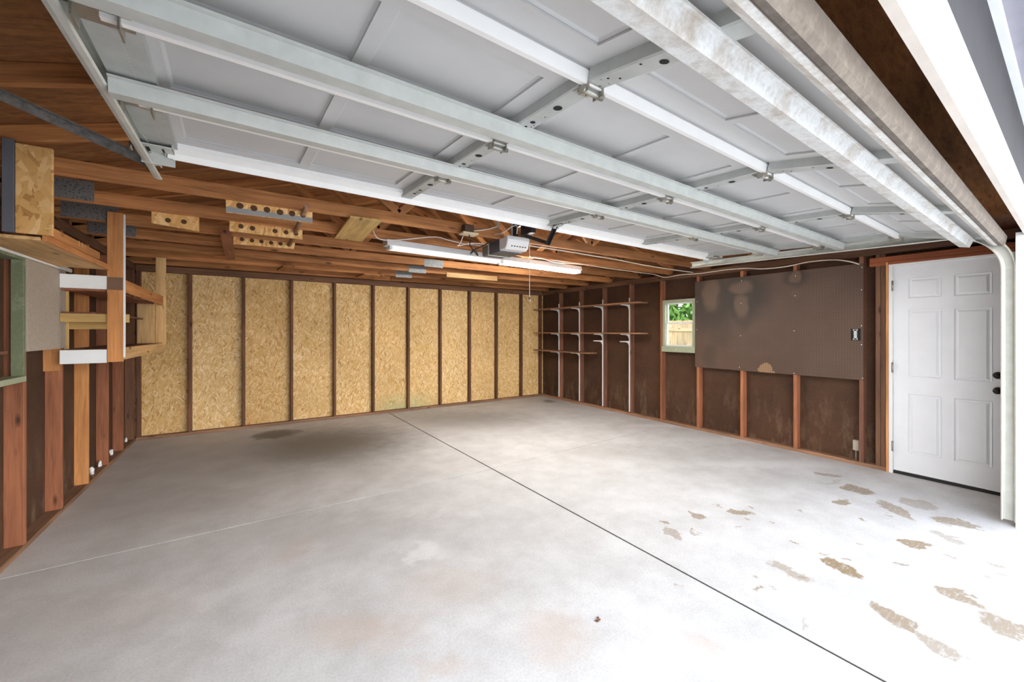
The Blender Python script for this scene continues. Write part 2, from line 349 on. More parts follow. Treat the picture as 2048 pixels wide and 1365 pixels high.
# ------------------------------------------------------------------ object helpers
WORLD = {}
def link(name, me, mat, parent=None, mw=None):
    o = bpy.data.objects.new(name, me); C.objects.link(o)
    if mat is not None and me is not None: me.materials.append(mat)
    mw = mw if mw is not None else Matrix.Identity(4)
    WORLD[o.name] = mw
    if parent is not None:
        o.parent = parent; o.matrix_basis = WORLD[parent.name].inverted() @ mw
    else: o.matrix_basis = mw
    return o
def thing(name, loc, label, cat, group=None):
    o = link(name, None, None, None, Matrix.Translation(loc)); tag(o, label, cat, group); return o
def tag(o, label=None, cat=None, group=None, kind=None):
    if label: o['label'] = label
    if cat: o['category'] = cat
    if group: o['group'] = group
    if kind: o['kind'] = kind
    return o
def struct(o, label=None): o['kind'] = 'structure'; return tag(o, label)

class MB:
    def __init__(s): s.bm = bmesh.new()
    def box(s, lo, hi, mtx=None):
        x0, y0, z0 = lo; x1, y1, z1 = hi
        v = [s.bm.verts.new(p if mtx is None else mtx @ Vector(p)) for p in
             ((x0,y0,z0),(x1,y0,z0),(x1,y1,z0),(x0,y1,z0),(x0,y0,z1),(x1,y0,z1),(x1,y1,z1),(x0,y1,z1))]
        for f in ((0,3,2,1),(4,5,6,7),(0,1,5,4),(1,2,6,5),(2,3,7,6),(3,0,4,7)): s.bm.faces.new([v[i] for i in f])
        return s
    def prism(s, poly, a, b, axis='x'):
        """polygon in the two other axes extruded from a to b"""
        def P(t, p): return {'x': (t, p[0], p[1]), 'y': (p[0], t, p[1]), 'z': (p[0], p[1], t)}[axis]
        v0 = [s.bm.verts.new(P(a, p)) for p in poly]; v1 = [s.bm.verts.new(P(b, p)) for p in poly]; n = len(poly)
        s.bm.faces.new(v0); s.bm.faces.new(v1)
        for i in range(n): s.bm.faces.new((v0[i], v0[(i+1) % n], v1[(i+1) % n], v1[i]))
        return s
    def cyl(s, p0, p1, r, n=14, r1=None):
        p0, p1 = Vector(p0), Vector(p1); d = (p1-p0); q = d.to_track_quat('Z', 'Y'); r1 = r if r1 is None else r1
        c0 = []; c1 = []
        for i in range(n):
            a = 2*math.pi*i/n; e = q @ Vector((math.cos(a), math.sin(a), 0)); c0.append(s.bm.verts.new(p0+e*r)); c1.append(s.bm.verts.new(p1+e*r1))
        s.bm.faces.new(c0); s.bm.faces.new(c1)
        for i in range(n):
            f = s.bm.faces.new((c0[i], c0[(i+1) % n], c1[(i+1) % n], c1[i])); f.smooth = True
        return s
    def tube(s, pts, r, n=8):
        pts = [Vector(p) for p in pts]; rings = []
        for i, p in enumerate(pts):
            d = (pts[min(i+1, len(pts)-1)]-pts[max(i-1, 0)]).normalized(); up = Vector((0, 0, 1)) if abs(d.z) < .95 else Vector((1, 0, 0))
            e1 = d.cross(up).normalized(); e2 = d.cross(e1).normalized()
            rings.append([s.bm.verts.new(p+(e1*math.cos(2*math.pi*k/n)+e2*math.sin(2*math.pi*k/n))*r) for k in range(n)])
        for a, b in zip(rings, rings[1:]):
            for k in range(n):
                f = s.bm.faces.new((a[k], a[(k+1) % n], b[(k+1) % n], b[k])); f.smooth = True
        s.bm.faces.new(rings[0]); s.bm.faces.new(rings[-1]); return s
    def ball(s, c, r, sc=(1, 1, 1), seg=14):
        mt = Matrix.Translation(c) @ Matrix.Diagonal((*sc, 1)); g = bmesh.ops.create_uvsphere(s.bm, u_segments=seg, v_segments=seg//2+2, radius=r, matrix=mt)
        for v in g['verts']:
            for f in v.link_faces: f.smooth = True
        return s
    def disc(s, c, r, nrm=(0, 0, -1), n=18, sc=(1, 1)):
        q = Vector(nrm).to_track_quat('Z', 'Y'); s.bm.faces.new([s.bm.verts.new(Vector(c)+q @ Vector((math.cos(2*math.pi*i/n)*r*sc[0], math.sin(2*math.pi*i/n)*r*sc[1], 0))) for i in range(n)]); return s
    def build(s, name, mat, parent=None, mw=None, bev=0.0):
        bmesh.ops.recalc_face_normals(s.bm, faces=s.bm.faces[:])
        if bev: bmesh.ops.bevel(s.bm, geom=[e for e in s.bm.edges if len(e.link_faces) == 2 and e.calc_face_angle(0) > .6], offset=bev, segments=1, affect='EDGES', profile=.5)
        me = bpy.data.meshes.new(name); s.bm.to_mesh(me); s.bm.free()
        return link(name, me, mat, parent, mw)

def frame(p0, p1, up=(0, 0, 1)):
    p0, p1 = Vector(p0), Vector(p1); x = (p1-p0).normalized(); z = Vector(up); z = (z-x*z.dot(x)).normalized(); y = z.cross(x)
    m = Matrix((x, y, z)).transposed().to_4x4(); m.translation = p0; return m, (p1-p0).length
def board(name, p0, p1, w, t, mat, parent=None, up=(0, 0, 1), bev=.0025):
    """sawn timber from p0 to p1; w along `up`, t across; p0-p1 is the centre line; local X is the grain"""
    m, ln = frame(p0, p1, up)
    return MB().box((0, -t/2, -w/2), (ln, t/2, w/2)).build(name, mat, parent, m, bev)
def smooth_path(pts, n=6):
    P = [Vector(p) for p in pts]; out = []
    for i in range(len(P)-1):
        a, b, c, d = P[max(i-1, 0)], P[i], P[i+1], P[min(i+2, len(P)-1)]
        for k in range(n):
            t = k/n; out.append(.5*((2*b)+(c-a)*t+(2*a-5*b+4*c-d)*t*t+(3*b-a-3*c+d)*t**3))
    out.append(P[-1]); return out
def xf(pts, mw): return [mw @ Vector(p) for p in pts]

# ------------------------------------------------------------------ the setting
SH = SD+.0                                    # sheathing sits behind the studs
XL, XR, YB = L-SD, R_+SD, B+SD
# floor: slabs split by the expansion joint and a tooled cross joint
def floor_build():
    mb = MB(); bm = mb.bm
    def jx(y): return 2.151-.0155*(y-.0)      # long joint
    wj = .0075; wc = .005
    y0, y1 = .05, YB
    def quad(pts, z=0): bm.faces.new([bm.verts.new((x, y, z)) for x, y in pts])
    cl = lambda x: 3.525+.016*(x+.27); cr = lambda x: 3.575+.062*(x-2.07)
    xa, xb = XL, XR
    ja, jb = jx(y0), jx(y1)
    jm = jx(3.56)
    quad([(xa, y0), (ja-wj, y0), (jm-wj, cl(jm)-wc), (xa, cl(xa)-wc)])
    quad([(xa, cl(xa)+wc), (jm-wj, cl(jm)+wc), (jb-wj, y1), (xa, y1)])
    quad([(ja+wj, y0), (xb, y0), (xb, cr(xb)-wc*.6), (jm+wj, cr(jm)-wc*.6)])
    quad([(jm+wj, cr(jm)+wc*.6), (xb, cr(xb)+wc*.6), (xb, y1), (jb+wj, y1)])
    # walls of the grooves
    for f in list(bm.faces):
        ret = bmesh.ops.extrude_face_region(bm, geom=[f]); vs = [g for g in ret['geom'] if isinstance(g, bmesh.types.BMVert)]
        for v in vs: v.co.z -= .02
    o = mb.build('floor', M['concrete']); return struct(o)
floor_build()
struct(MB().box((-12, -14, -.06), (16, .05, -.012)).build('driveway', M['driveway']))
struct(MB().box((XL, .05, -.05), (XR, YB, -.0205)).build('trim_9', plain('groove_dirt', (.06, .052, .04), .9)))
struct(MB().box((XR+.2, .06, -.06), (30, 20, -.03)).build('lawn', M['grassm']))

# dark fibre strip filling the long expansion joint
mf, lf_ = frame((2.151-.0155*.05, .06, -.010), (2.151-.0155*YB, YB-.01, -.010))
struct(MB().box((0, -.0068, -.008), (lf_, .0068, .007)).build('trim_14', plain('joint_fibre', (.045, .04, .032), .95), None, mf))
# walls
def slab_x(mb, X0, X1, ys, zs, holes):
    """wall in a plane of constant X with rectangular holes (y0,y1,z0,z1)"""
    cy = sorted({ys[0], ys[1], *[h[0] for h in holes], *[h[1] for h in holes]}); cz = sorted({zs[0], zs[1], *[h[2] for h in holes], *[h[3] for h in holes]})
    for a, b in zip(cy, cy[1:]):
        for c, d in zip(cz, cz[1:]):
            if any(h[0]-1e-6 <= a and b <= h[1]+1e-6 and h[2]-1e-6 <= c and d <= h[3]+1e-6 for h in holes): continue
            mb.box((X0, a, c), (X1, b, d))
    return mb
WIN = (3.42, 3.935, 1.15, 1.865); DOOR = (.505, 1.315, -.02, 2.075)
struct(slab_x(MB(), XR, XR+.03, (.2, YB+.03), (0, ZT), [WIN, DOOR]).build('wall_right', M['hardboard']))
struct(MB().box((XL-.03, -.1, 0), (XL, YB+.03, ZT)).build('wall_left', M['hardboard']))
struct(MB().box((XL, YB, 0), (XR, YB+.02, ZT-.0)).build('wall_back', M['osb_xz']))
PITCH = .31; XM = (L+R_)/2
def rafz(X): return 2.347+PITCH*((X-L) if X < XM else (R_-X))      # underside of a top chord
ZR = rafz(XM)
struct(MB().prism([(XL-.03, ZT-.02), (XR+.03, ZT-.02), (XR+.03, rafz(XR)+.11), (XM, ZR+.11), (XL-.03, rafz(XL)+.11)], YB+.021, YB+.06, 'y').build('wall_gable', M['deck']))
# roof deck, seen from below between the trusses
mr_ = Matrix(((0, 1, 0, 0), (1, 0, 0, 0), (0, 0, 1, 0), (0, 0, 0, 1)))
mb = MB(); dz = .094
for sgn in (-1, 1):
    xe = L-.35 if sgn < 0 else R_+.35
    poly = [(xe, rafz(xe)+dz), (XM, ZR+dz), (XM, ZR+dz+.03), (xe, rafz(xe)+dz+.03)]
    mb.prism(poly, -.30, YB+.12, 'y')
struct(mb.build('ceiling', M['deck']))

for sx_, X0 in ((-1, XL-.03), (1, XR+.005)):
    struct(MB().box((X0, .3, ZT), (X0+.025, YB+.03, ZT+.20)).build('trim_11' if sx_ < 0 else 'trim_12', M['stud_dark']))
# plates at the foot and head of the walls
def plate(name, p0, p1, w, t, mat): return struct(board(name, p0, p1, w, t, mat))
plate('baseboard_back', (XL, B+SD/2, .019), (XR, B+SD/2, .019), .038, SD, M['plate'])
plate('baseboard_right', (R_+SD/2, 1.33, .019), (R_+SD/2, B, .019), .038, SD, M['plate'])
plate('baseboard_left', (L-SD/2, .3, .019), (L-SD/2, B, .019), .038, SD, M['plate'])
plate('trim_1', (XL, B+SD/2, (ZP+ZT)/2), (XR, B+SD/2, (ZP+ZT)/2), ZT-ZP, SD, M['stud_dark'])
plate('trim_2', (R_+SD/2, .35, (ZP+ZT)/2), (R_+SD/2, B, (ZP+ZT)/2), ZT-ZP, SD, M['stud_dark'])
plate('trim_3', (L-SD/2, .3, (ZP+ZT)/2), (L-SD/2, B, (ZP+ZT)/2), ZT-ZP, SD, M['stud_dark'])

# studs: one object each
ORD = ['first', 'second', 'third', 'fourth', 'fifth', 'sixth', 'seventh', 'eighth', 'ninth', 'tenth', 'eleventh', 'twelfth']
def stud(x0, x1, y0, y1, z0, z1, mat, label, group):
    m, ln = frame((x0, y0, z0), (x0, y0, z1), (0, 1, 0))           # local X up the stud
    o = board('wall_stud', ((x0+x1)/2, (y0+y1)/2, z0), ((x0+x1)/2, (y0+y1)/2, z1), y1-y0, x1-x0, mat, None, (0, 1, 0))
    return tag(o, label, 'stud', group)
xs = [L+.001]+[-.6516+i*.6096-ST/2 for i in range(10)]+[R_-ST-.002]
for i, x in enumerate(xs):
    lab = 'brown stud on the OSB wall, %s from the corner with the storage rack' % ORD[i] if i < 11 else 'dark brown corner stud on the OSB wall beside the metal shelf standards'
    stud(x, x+ST, B, B+SD, .038, ZP, M['stud_dark'] if i not in (0, 1) else M['stud'], lab, 'studs along the OSB back wall')
rst = [(6.404-i*.6096) for i in range(9)]
for i, y in enumerate(rst):
    if i < 4: lab = 'brown stud carrying the %s white shelf standard counted from the OSB wall' % ORD[i]
    elif i == 4: lab = 'bare reddish stud on the shelf side of the small green window'
    elif i == 5: lab = 'reddish stud below the pegboard edge, just past the green window'
    elif i == 8: lab = 'brown stud at the pegboard end next to the wall outlet'
    else: lab = 'reddish stud under the pegboard, %s from the window end' % ORD[i-5]
    stud(R_, R_+SD, y-ST/2, y+ST/2, .038, ZP, M['stud'] if i < 4 else M['stud_red'] if i < 8 else M['stud'], lab, 'studs along the pegboard wall')
stud(R_, R_+SD, 1.335, 1.373, .038, ZP, M['stud_dark'], 'dark stud against the orange trim of the white entry door', 'studs along the pegboard wall')
stud(R_, R_+SD, 1.375, 1.413, .038, ZP, M['stud_dark'], 'dark stud doubled beside the entry door trim, on its pegboard side', 'studs along the pegboard wall')
stud(R_, R_+SD, .405, .443, .038, ZP, M['stud_dark'], 'dark stud beyond the entry door, behind the steel door track', 'studs along the pegboard wall')
lst = [3.266, 3.876, 4.50, 5.118, 5.741, 6.335]
lmat = [M['stud_red'], M['stud_red'], M['stud_red'], M['orange'], M['stud_red'], M['stud_red']]
llab = ['reddish stud on the near side of the covered green window', 'wide reddish stud below the covered green window trim', 'reddish stud below the orange block under the storage rack',
        'bright orange knotty stud under the storage rack', 'reddish stud with white foam at its foot under the storage rack', 'reddish stud nearest the OSB wall under the storage rack']
for y, m_, lb in zip(lst, lmat, llab): stud(L-SD, L, y, y+ST, .038, ZP, m_, lb, 'studs along the storage rack wall')
stud(L-SD, L-.002, B-ST-.06, B-.06, .038, ZP, M['stud_dark'], 'dark corner stud where the storage rack wall meets the OSB wall', 'studs along the storage rack wall')

# header above the entry door
struct(board('trim_4', (R_+.03, .44, 2.115), (R_+.03, 1.46, 2.115), .085, .07, M['header']))

# front wall around the wide opening (a little out of square)
FWM = Matrix.Translation((0, .254, 0)) @ Matrix.Rotation(math.atan(SK), 4, 'Z')
XJ = 4.60
ZH = 2.095
struct(MB().box((XJ+.02, -.05, 0), (XR, .02, ZT)).box((XL, -.05, 0), (-.42, .02, ZT)).build('wall_front', M['greywall'], None, FWM))
struct(MB().prism([(XL, ZH+.02), (XR, ZH+.02), (XR, ZT+.05), (XM, ZR+.05), (XL, ZT+.05)], -.085, -.03, 'y').build('wall_gable_front', M['greywall'], None, FWM))
# jamb and header boards of the opening
struct(MB().box((XJ, -.06, 0), (XJ+.02, .03, ZH+.02)).build('trim_5', M['trimwhite'], None, FWM))
struct(MB().box((-.42, -.06, 0), (-.40, .03, ZH+.02)).build('trim_6', M['trimwhite'], None, FWM))
struct(MB().box((-.42, -.085, ZH), (XJ+.02, -.03, ZH+.02)).build('trim_7', M['trimwhite'], None, FWM))
struct(MB().box((-.42, -.03, ZH-.002), (XJ, -.008, ZH+.12)).build('trim_8', M['trimtan'], None, FWM))
struct(MB().box((-.6, -.105, 2.405), (XJ+.8, -.085, 2.44)).build('trim_10', M['trimwhite'], None, FWM))
struct(MB().box((XL-.3, -.60, 2.44), (XR+.3, -.085, 2.455)).build('trim_13', M['soffit'], None, FWM))

# ------------------------------------------------------------------ roof trusses
TY = [3.20+.6096*k for k in range(7)]
def truss(y, label, split=False, chord=True, plates=()):
    t = thing('roof_truss', (L, y, ZT), label, 'truss', 'roof trusses')
    w = .089; yc = y+ST/2
    zc = ZT+w/2
    if chord:
        if split:
            board('bottom_chord', (L-.08, yc, zc), (1.99, yc, zc), w, ST, M['truss'], t); board('bottom_chord', (2.29, yc+.002, zc), (R_+.08, yc+.002, zc), w, ST, M['truss'], t)
        else:
            xsplit = 2.03+.0*y
            board('bottom_chord', (L-.08, yc, zc), (xsplit, yc, zc), w, ST, M['truss'], t); board('bottom_chord', (xsplit+.003, yc, zc), (R_+.08, yc, zc), w, ST, M['truss'], t)
    n = Vector((-PITCH, 0, 1)).normalized(); n2 = Vector((PITCH, 0, 1)).normalized()
    xa = L-.33
    board('top_chord', Vector((xa, yc, rafz(xa)))+n*w/2, Vector((XM, yc, ZR))+n*w/2, w, ST, M['truss'], t)
    xb = R_+.33
    board('top_chord', Vector((XM+.002, yc, ZR))+n2*w/2, Vector((xb, yc, rafz(xb)))+n2*w/2, w, ST, M['truss'], t)
    if chord:
        zt = ZT+w-.005
        for (xa_, xb_) in ((1.02, .38), (1.02, 2.02), (3.14, 3.78), (3.14, 2.14)):
            board('web', (xa_, yc, zt), (xb_, yc, rafz(xb_)+.01), .064, ST*.98, M['truss'], t, (1, 0, 0))
        for (x, z, a, b) in plates:
            MB().box((x-a/2, y-.0025, z-b/2), (x+a/2, y-.0003, z+b/2)).build('nail_plate', M['nailplate'] if x > 0 else M['plateold'], t)
    return t
tl = ['roof truss nearest the raised garage door, with the outlet box on its chord', 'roof truss carrying the fluorescent light, second behind the garage door', 'roof truss third behind the raised garage door',
      'roof truss fourth behind the raised garage door', 'roof truss third out from the OSB back wall', 'roof truss second out from the OSB back wall', 'roof truss standing on the OSB back wall']
HEEL = [(-1.02, ZT+.075, .32, .13)]
PL = [[], [(2.10, ZT+.045, .0001, .0001)][:0]+HEEL, [(2.33, ZT+.04, .30, .05)]+HEEL, [(2.06, ZT+.035, .26, .10)]+HEEL, [(2.06, ZT+.035, .26, .10)], [(2.06, ZT+.035, .26, .10)], []]
for k, y in enumerate(TY): truss(min(y, 6.93), tl[k], split=(k == 0), plates=PL[k])
for k, y in enumerate([2.59, 1.98, 1.37]):
    truss(y, 'rafter pair above the raised garage door, %s forward of the outlet truss' % ORD[k], chord=False)

# ------------------------------------------------------------------ sectional garage door, raised
xl, wst, ya, d, z0, pit = -.298, 1.2056, .8965, .5427, 2.185, .0503
sk_a = math.atan(.0336)
def doorz(Y): return z0+pit*(Y-1)
MD = Matrix.Translation((xl, ya+.0336*xl, doorz(ya+.0336*xl))) @ Matrix.Rotation(sk_a, 4, 'Z') @ Matrix.Rotation(math.atan(pit), 4, 'X')
MBt = MD @ Matrix.Rotation(math.radians(9.5), 4, 'X')
gd = thing('garage_door', (2.1, 1.4, 2.1), 'white sectional garage door raised flat under the roof', 'garage door')
WD = 4*wst; E0, E1 = -.045, WD+.045
SKIN = .060
def section_skin(v0, v1, name, mw):
    """inner skin with stamped panels, eight in a row"""
    bm = bmesh.new(); th = .02
    xs_ = []; pw = .515
    for k in range(8):
        c = (k//2)*wst+(.055+.03+pw/2 if k % 2 == 0 else wst-.055-.03-pw/2); xs_.append((c-pw/2, c+pw/2))
    yl, yh = v0+.085, v1-.095
    X = [E0]+[q for p in xs_ for q in p]+[E1]
    Yv = [v0, yl, yh, v1]
    vt = {}
    def V(i, j):
        if (i, j) not in vt: vt[(i, j)] = bm.verts.new((X[i], Yv[j], SKIN))
        return vt[(i, j)]
    panels = []
    for i in range(len(X)-1):
        for j in range(3):
            f = bm.faces.new((V(i, j), V(i, j+1), V(i+1, j+1), V(i+1, j)))
            if j == 1 and i % 2 == 1: panels.append(f)
    r = bmesh.ops.inset_individual(bm, faces=panels, thickness=.006, depth=0)
    for f in panels:
        for v in f.verts: v.co.z += .006
    bmesh.ops.inset_individual(bm, faces=panels, thickness=.022, depth=0)
    bmesh.ops.inset_individual(bm, faces=panels, thickness=.02, depth=0)
    for f in panels:
        for v in f.verts: v.co.z += .007
    bmesh.ops.solidify(bm, geom=bm.faces[:], thickness=-.02)
    bmesh.ops.recalc_face_normals(bm, faces=bm.faces[:])
    me = bpy.data.meshes.new(name); bm.to_mesh(me); bm.free(); return link(name, me, M['doorwhite'], gd, mw)
HAT = [(-.048, .003), (-.048, -.003), (-.034, -.003), (-.026, -.046), (.026, -.046), (.034, -.003), (.048, -.003), (.048, .003)]
def hat(yc, x0, x1, name, mat, par, mw, sc=1.0):
    return MB().prism([(yc+a*sc, b*sc) for a, b in HAT], x0, x1, 'x').build(name, mat, par, mw)
secs = [(-d, 0, MBt), (0, d, MD), (d, 2*d, MD), (2*d, 3*d, MD)]
for si, (v0, v1, mw) in enumerate(secs):
    sec = section_skin(v0+(.004 if si else .05), v1-.004, 'door_section', mw)
    for k in range(5):
        xc = k*wst; hw = .036
        if k in (0, 4):   # end stile, wide and flat
            a, b = (E0, .075) if k == 0 else (WD-.075, E1)
            st = MB().box((a, v0+.006, .012), (b, v1-.006, SKIN)).build('end_stile', M['galv_stile'], sec, mw)
            hb = MB()
            for q in range(22):
                vv = v0+.05+q*(v1-v0-.1)/21
                hb.disc(((a+b)/2+(.01 if k == 0 else -.01), vv, .0115), .0035)
            hb.build('screw_row', M['galv'], sec, mw)
            continue
        st = MB().prism([(xc-hw, SKIN), (xc-hw, .004), (xc-hw+.006, 0), (xc+hw-.006, 0), (xc+hw, .004), (xc+hw, SKIN)], v0+.02, v1-.022, 'y').build('stile', M['galv_stile'], sec, mw)
        hb = MB(); ln = v1-v0
        if si == 0:
            hs = [(.30, .019, 0), (.52, .013, .008), (.8, .004, .01), (.85, .004, -.012), (.62, .004, -.02), (.95, .003, .01)]
        else:
            hs = [(.30, .016, .004), (.55, .010, .0), (.63, .006, .0), (.71, .011, -.0), (.58, .003, .018), (.61, .003, .018), (.64, .003, .018), (.67, .003, .018), (.44, .003, .01)]
        for (fr, r, off) in hs: hb.disc((xc+off, v0+ln*fr, -.0012), r)
        hb.build('punched_hole', M['hole'], sec, mw)
    # meeting edges with the next section
    if si < 3:
        MB().box((E0+.05, v1-.016, -.006), (E1-.05, v1+.006, .032)).build('joint_strip', M['joint'], sec, mw)
        MB().box((E0+.05, v1-.010, .0325), (E1-.05, v1+.006, SKIN+.004)).build('section_edge', M['doorwhite'], sec, mw)
    for k in range(5):
        if si == 3: break
        xc = k*wst; hb = MB(); mh = MD
        if 0 < k < 4:
            hb.box((xc-.030, v1-.075, -.004), (xc+.030, v1+.05, -.0005)).box((xc-.034, v1-.022, -.028), (xc-.030, v1+.022, .0)).box((xc+.030, v1-.022, -.028), (xc+.034, v1+.022, .0))
            hb.cyl((xc-.04, v1, -.018), (xc+.05, v1, -.018), .0115, 12)
            for (ox, oy) in ((-.018, -.06), (.018, -.06), (-.018, .036), (.018, .036)): hb.cyl((xc+ox, v1+oy, -.004), (xc+ox, v1+oy, -.010), .006, 6)
            hb.build('hinge', M['zinc'], sec, mh)
        else:
            s_ = -1 if k == 0 else 1; xe = E0 if k == 0 else E1
            hb.box((xe-.005 if k == 0 else xe-.11, v1-.05, .006), (xe+.11 if k == 0 else xe+.005, v1+.05, .011))
            zr = .022 if k == 0 else .0; hb.cyl((xe+(.10 if k == 0 else -.10), v1+.01, zr), (xe+s_*.042, v1+.01, zr), .0065, 10)
            hb.box((xe+(.085 if k == 0 else -.09), v1-.03, -.03), (xe+(.09 if k == 0 else -.085), v1+.04, .01)).box((xe+(.0 if k == 0 else -.005), v1-.03, -.03), (xe+(.005 if k == 0 else -.0), v1+.04, .01))
            hb.build('roller_hinge', M['zinc'], sec, mh)
            MB().cyl((xe+s_*.040, v1+.01, zr), (xe+s_*.055, v1+.01, zr), .020, 16).build('roller', M['zinc'], sec, mh)
    if si == 1 or si == 2:
        hat(v1-.150, E0+.0, E1-.02, 'strut', M['galv'], sec, mw)
    if si == 0:
        hat(-.385, E0, E1-.0, 'strut', M['strutdirty'], sec, mw, 1.05)
        MB().prism([(-d-.004, .044), (-d-.004, -.026), (-d+.012, -.03), (-d+.045, -.012), (-d+.05, SKIN)], E0, E1, 'x').build('bottom_retainer', M['retainer'], sec, mw)
        MB().prism([(-d-.004, -.024), (-d-.014, -.031), (-d-.028, -.028), (-d-.038, -.010), (-d-.036, .040), (-d-.004, .044)], E0-.01, E1+.01, 'x').build('bottom_seal', M['seal'], sec, mw)
    if si == 3:
        MB().prism([(v1-.002, SKIN+.02), (v1+.002, -.022), (v1-.006, -.026), (v1-.010, .0), (v1-.05, .02), (v1-.05, SKIN), (v1-.02, SKIN+.02)], E0+.08, E1-.03, 'x').build('top_rail', M['joint'], sec, mw)
        MB().prism([(v1-.002, -.028), (v1-.002, .05), (v1+.004, .05), (v1+.004, -.028)], E0+.1, E1-.06, 'x').build('rail_face', M['joint'], sec, mw)
        MB().box((E1-.33, v1+.0042, -.022), (E1-.17, v1+.0048, .012)).build('sticker', M['joint'], sec, mw)
        for k in (0, 4):
            xe = 0 if k == 0 else WD; s_ = -1 if k == 0 else 1
            hb = MB().box((xe-.062, v1-.10, -.008), (xe+.062, v1+.02, -.002)).box((xe-.062, v1+.014, -.06), (xe+.062, v1+.02, .0)).box((xe-.062, v1-.1, -.008), (xe-.057, v1+.02, .012)).box((xe+.057, v1-.1, -.008), (xe+.062, v1+.02, .012))
            hb.build('top_bracket', M['galv'], sec, mw, .0015)
            sb = MB().box((xe-.038, v1-.065, -.0095), (xe-.024, v1-.01, -.0085)).box((xe+.02, v1-.07, -.0095), (xe+.028, v1-.02, -.0085)); sb.build('bracket_slot', M['hole'], sec, mw)
            bb = MB()
            for ox, oy in ((-.03, .0), (.026, .0)): bb.cyl((xe+ox, v1-.002, -.008), (xe+ox, v1-.002, -.016), .007, 6)
            bb.build('bolt', M['zinc'], sec, mw)
            MB().cyl((xe+s_*.04, v1+.0, -.0), (xe+s_*.085, v1+.0, -.0), .006, 10).build('roller_shaft', M['zinc'], sec, mw)
            MB().cyl((xe+s_*.085, v1+.0, -.0), (xe+s_*.10, v1+.0, -.0), .020, 16).build('roller', M['zinc'], sec, mw)

# ------------------------------------------------------------------ door tracks
def track_profile(path, side, name, mat, par):
    """C-shaped track swept along path in the plane X = const; opens towards the door (side = +1 opens to +X)"""
    outer = [(0.016, .026), (.020, .031), (.015, .037), (.0, .037), (-.013, .033), (-.018, .018), (-.018, -.018), (-.013, -.033), (.0, -.037), (.015, -.037), (.020, -.031), (.016, -.026)]
    inner = [(0.014, -.026), (.017, -.031), (.014, -.0345), (.0, -.0345), (-.011, -.031), (-.0155, -.017), (-.0155, .017), (-.011, .031), (.0, .0345), (.014, .0345), (.017, .031), (.014, .026)]
    prof = outer+inner; n = len(prof)
    bm = bmesh.new(); rings = []
    P = [Vector(p) for p in path]
    for i, p in enumerate(P):
        dd = (P[min(i+1, len(P)-1)]-P[max(i-1, 0)]).normalized(); nx = Vector((1, 0, 0)); e = dd.cross(nx).normalized()
        rings.append([bm.verts.new(p+nx*(a*side)+e*b) for a, b in prof])
    for a, b in zip(rings, rings[1:]):
        for k in range(n): bm.faces.new((a[k], a[(k+1) % n], b[(k+1) % n], b[k]))
    for r in (rings[0], rings[-1]):
        for k in range(11): bm.faces.new((r[k], r[k+1], r[22-k], r[23-k]))
    bmesh.ops.recalc_face_normals(bm, faces=bm.faces[:])
    me = bpy.data.meshes.new(name); bm.to_mesh(me); bm.free(); return link(name, me, mat, par)
def tracks(X, side, yv, zc, yend, zend, label):
    t = thing('door_track', (X, yv, 0), label, 'garage door track', 'garage door tracks')
    rad = .30; z1 = zc-rad
    track_profile([(X, yv, .03+k*(z1-.03)/8) for k in range(9)], side, 'vertical_track', M['galv_track'], t)
    arc = [(X, yv+rad-rad*math.cos(a), z1+rad*math.sin(a)) for a in [i*math.pi/2/14 for i in range(15)]]
    track_profile(arc, side, 'curved_track', M['galv_track'], t)
    track_profile([(X, yv+rad+(yend-yv-rad)*k/6, zc+(zend-zc)*k/6) for k in range(7)], side, 'horizontal_track', M['galv_track'], t)
    s = side
    # angle behind the level run and brackets to the wall
    x0, x1 = sorted((X-s*.018, X-s*.021)); mb = MB()
    mm, ln = frame((X-s*.020, yv+rad+.05, zc+.005), (X-s*.020, yend-.1, zend+.005))
    MB().prism([(-.0015, -.02), (.0015, -.02), (.0015, .035), (-.0015, .035)], 0, ln, 'x').build('angle_iron', M['galv'], t, mm)
    return t
XTR = 4.635; YTR = .475
tr = tracks(XTR, -1, YTR, 2.165, 2.99, 2.232, 'steel garage door track beside the white entry door')
# wall brackets, flag angle and slots on the visible vertical run
for z in (.14, .80, 1.78):
    MB().box((XTR+.014, YTR-.075, z-.022), (XTR+.018, YTR-.02, z+.022)).box((XTR+.014, YTR-.079, z-.022), (XTR+.11, YTR-.075, z+.022)).build('jamb_bracket', M['galv'], tr)
    sb = MB()
    for q in (-.012, .0, .012): sb.box((XTR+.04, YTR-.0745, z+q-.002), (XTR+.08, YTR-.0735, z+q+.002))
    sb.build('bracket_slot', M['hole'], tr)
ink = plain('stamped_ink', (.16, .16, .16), .7)
for (z0_, z1_) in ((1.09, 1.10), (1.115, 1.118), (.84, .865), (.755, .78), (.655, .68), (.40, .41), (.37, .375), (.345, .35), (.07, .085), (.10, .115)):
    MB().box((XTR-.004, YTR-.0335, z0_), (XTR+.010, YTR-.0325, z1_)).build('size_marking', ink, tr)
tlx = -.395
tlft = tracks(tlx, 1, .36, 2.215, 2.80, 2.245, 'steel garage door track along the storage rack side')
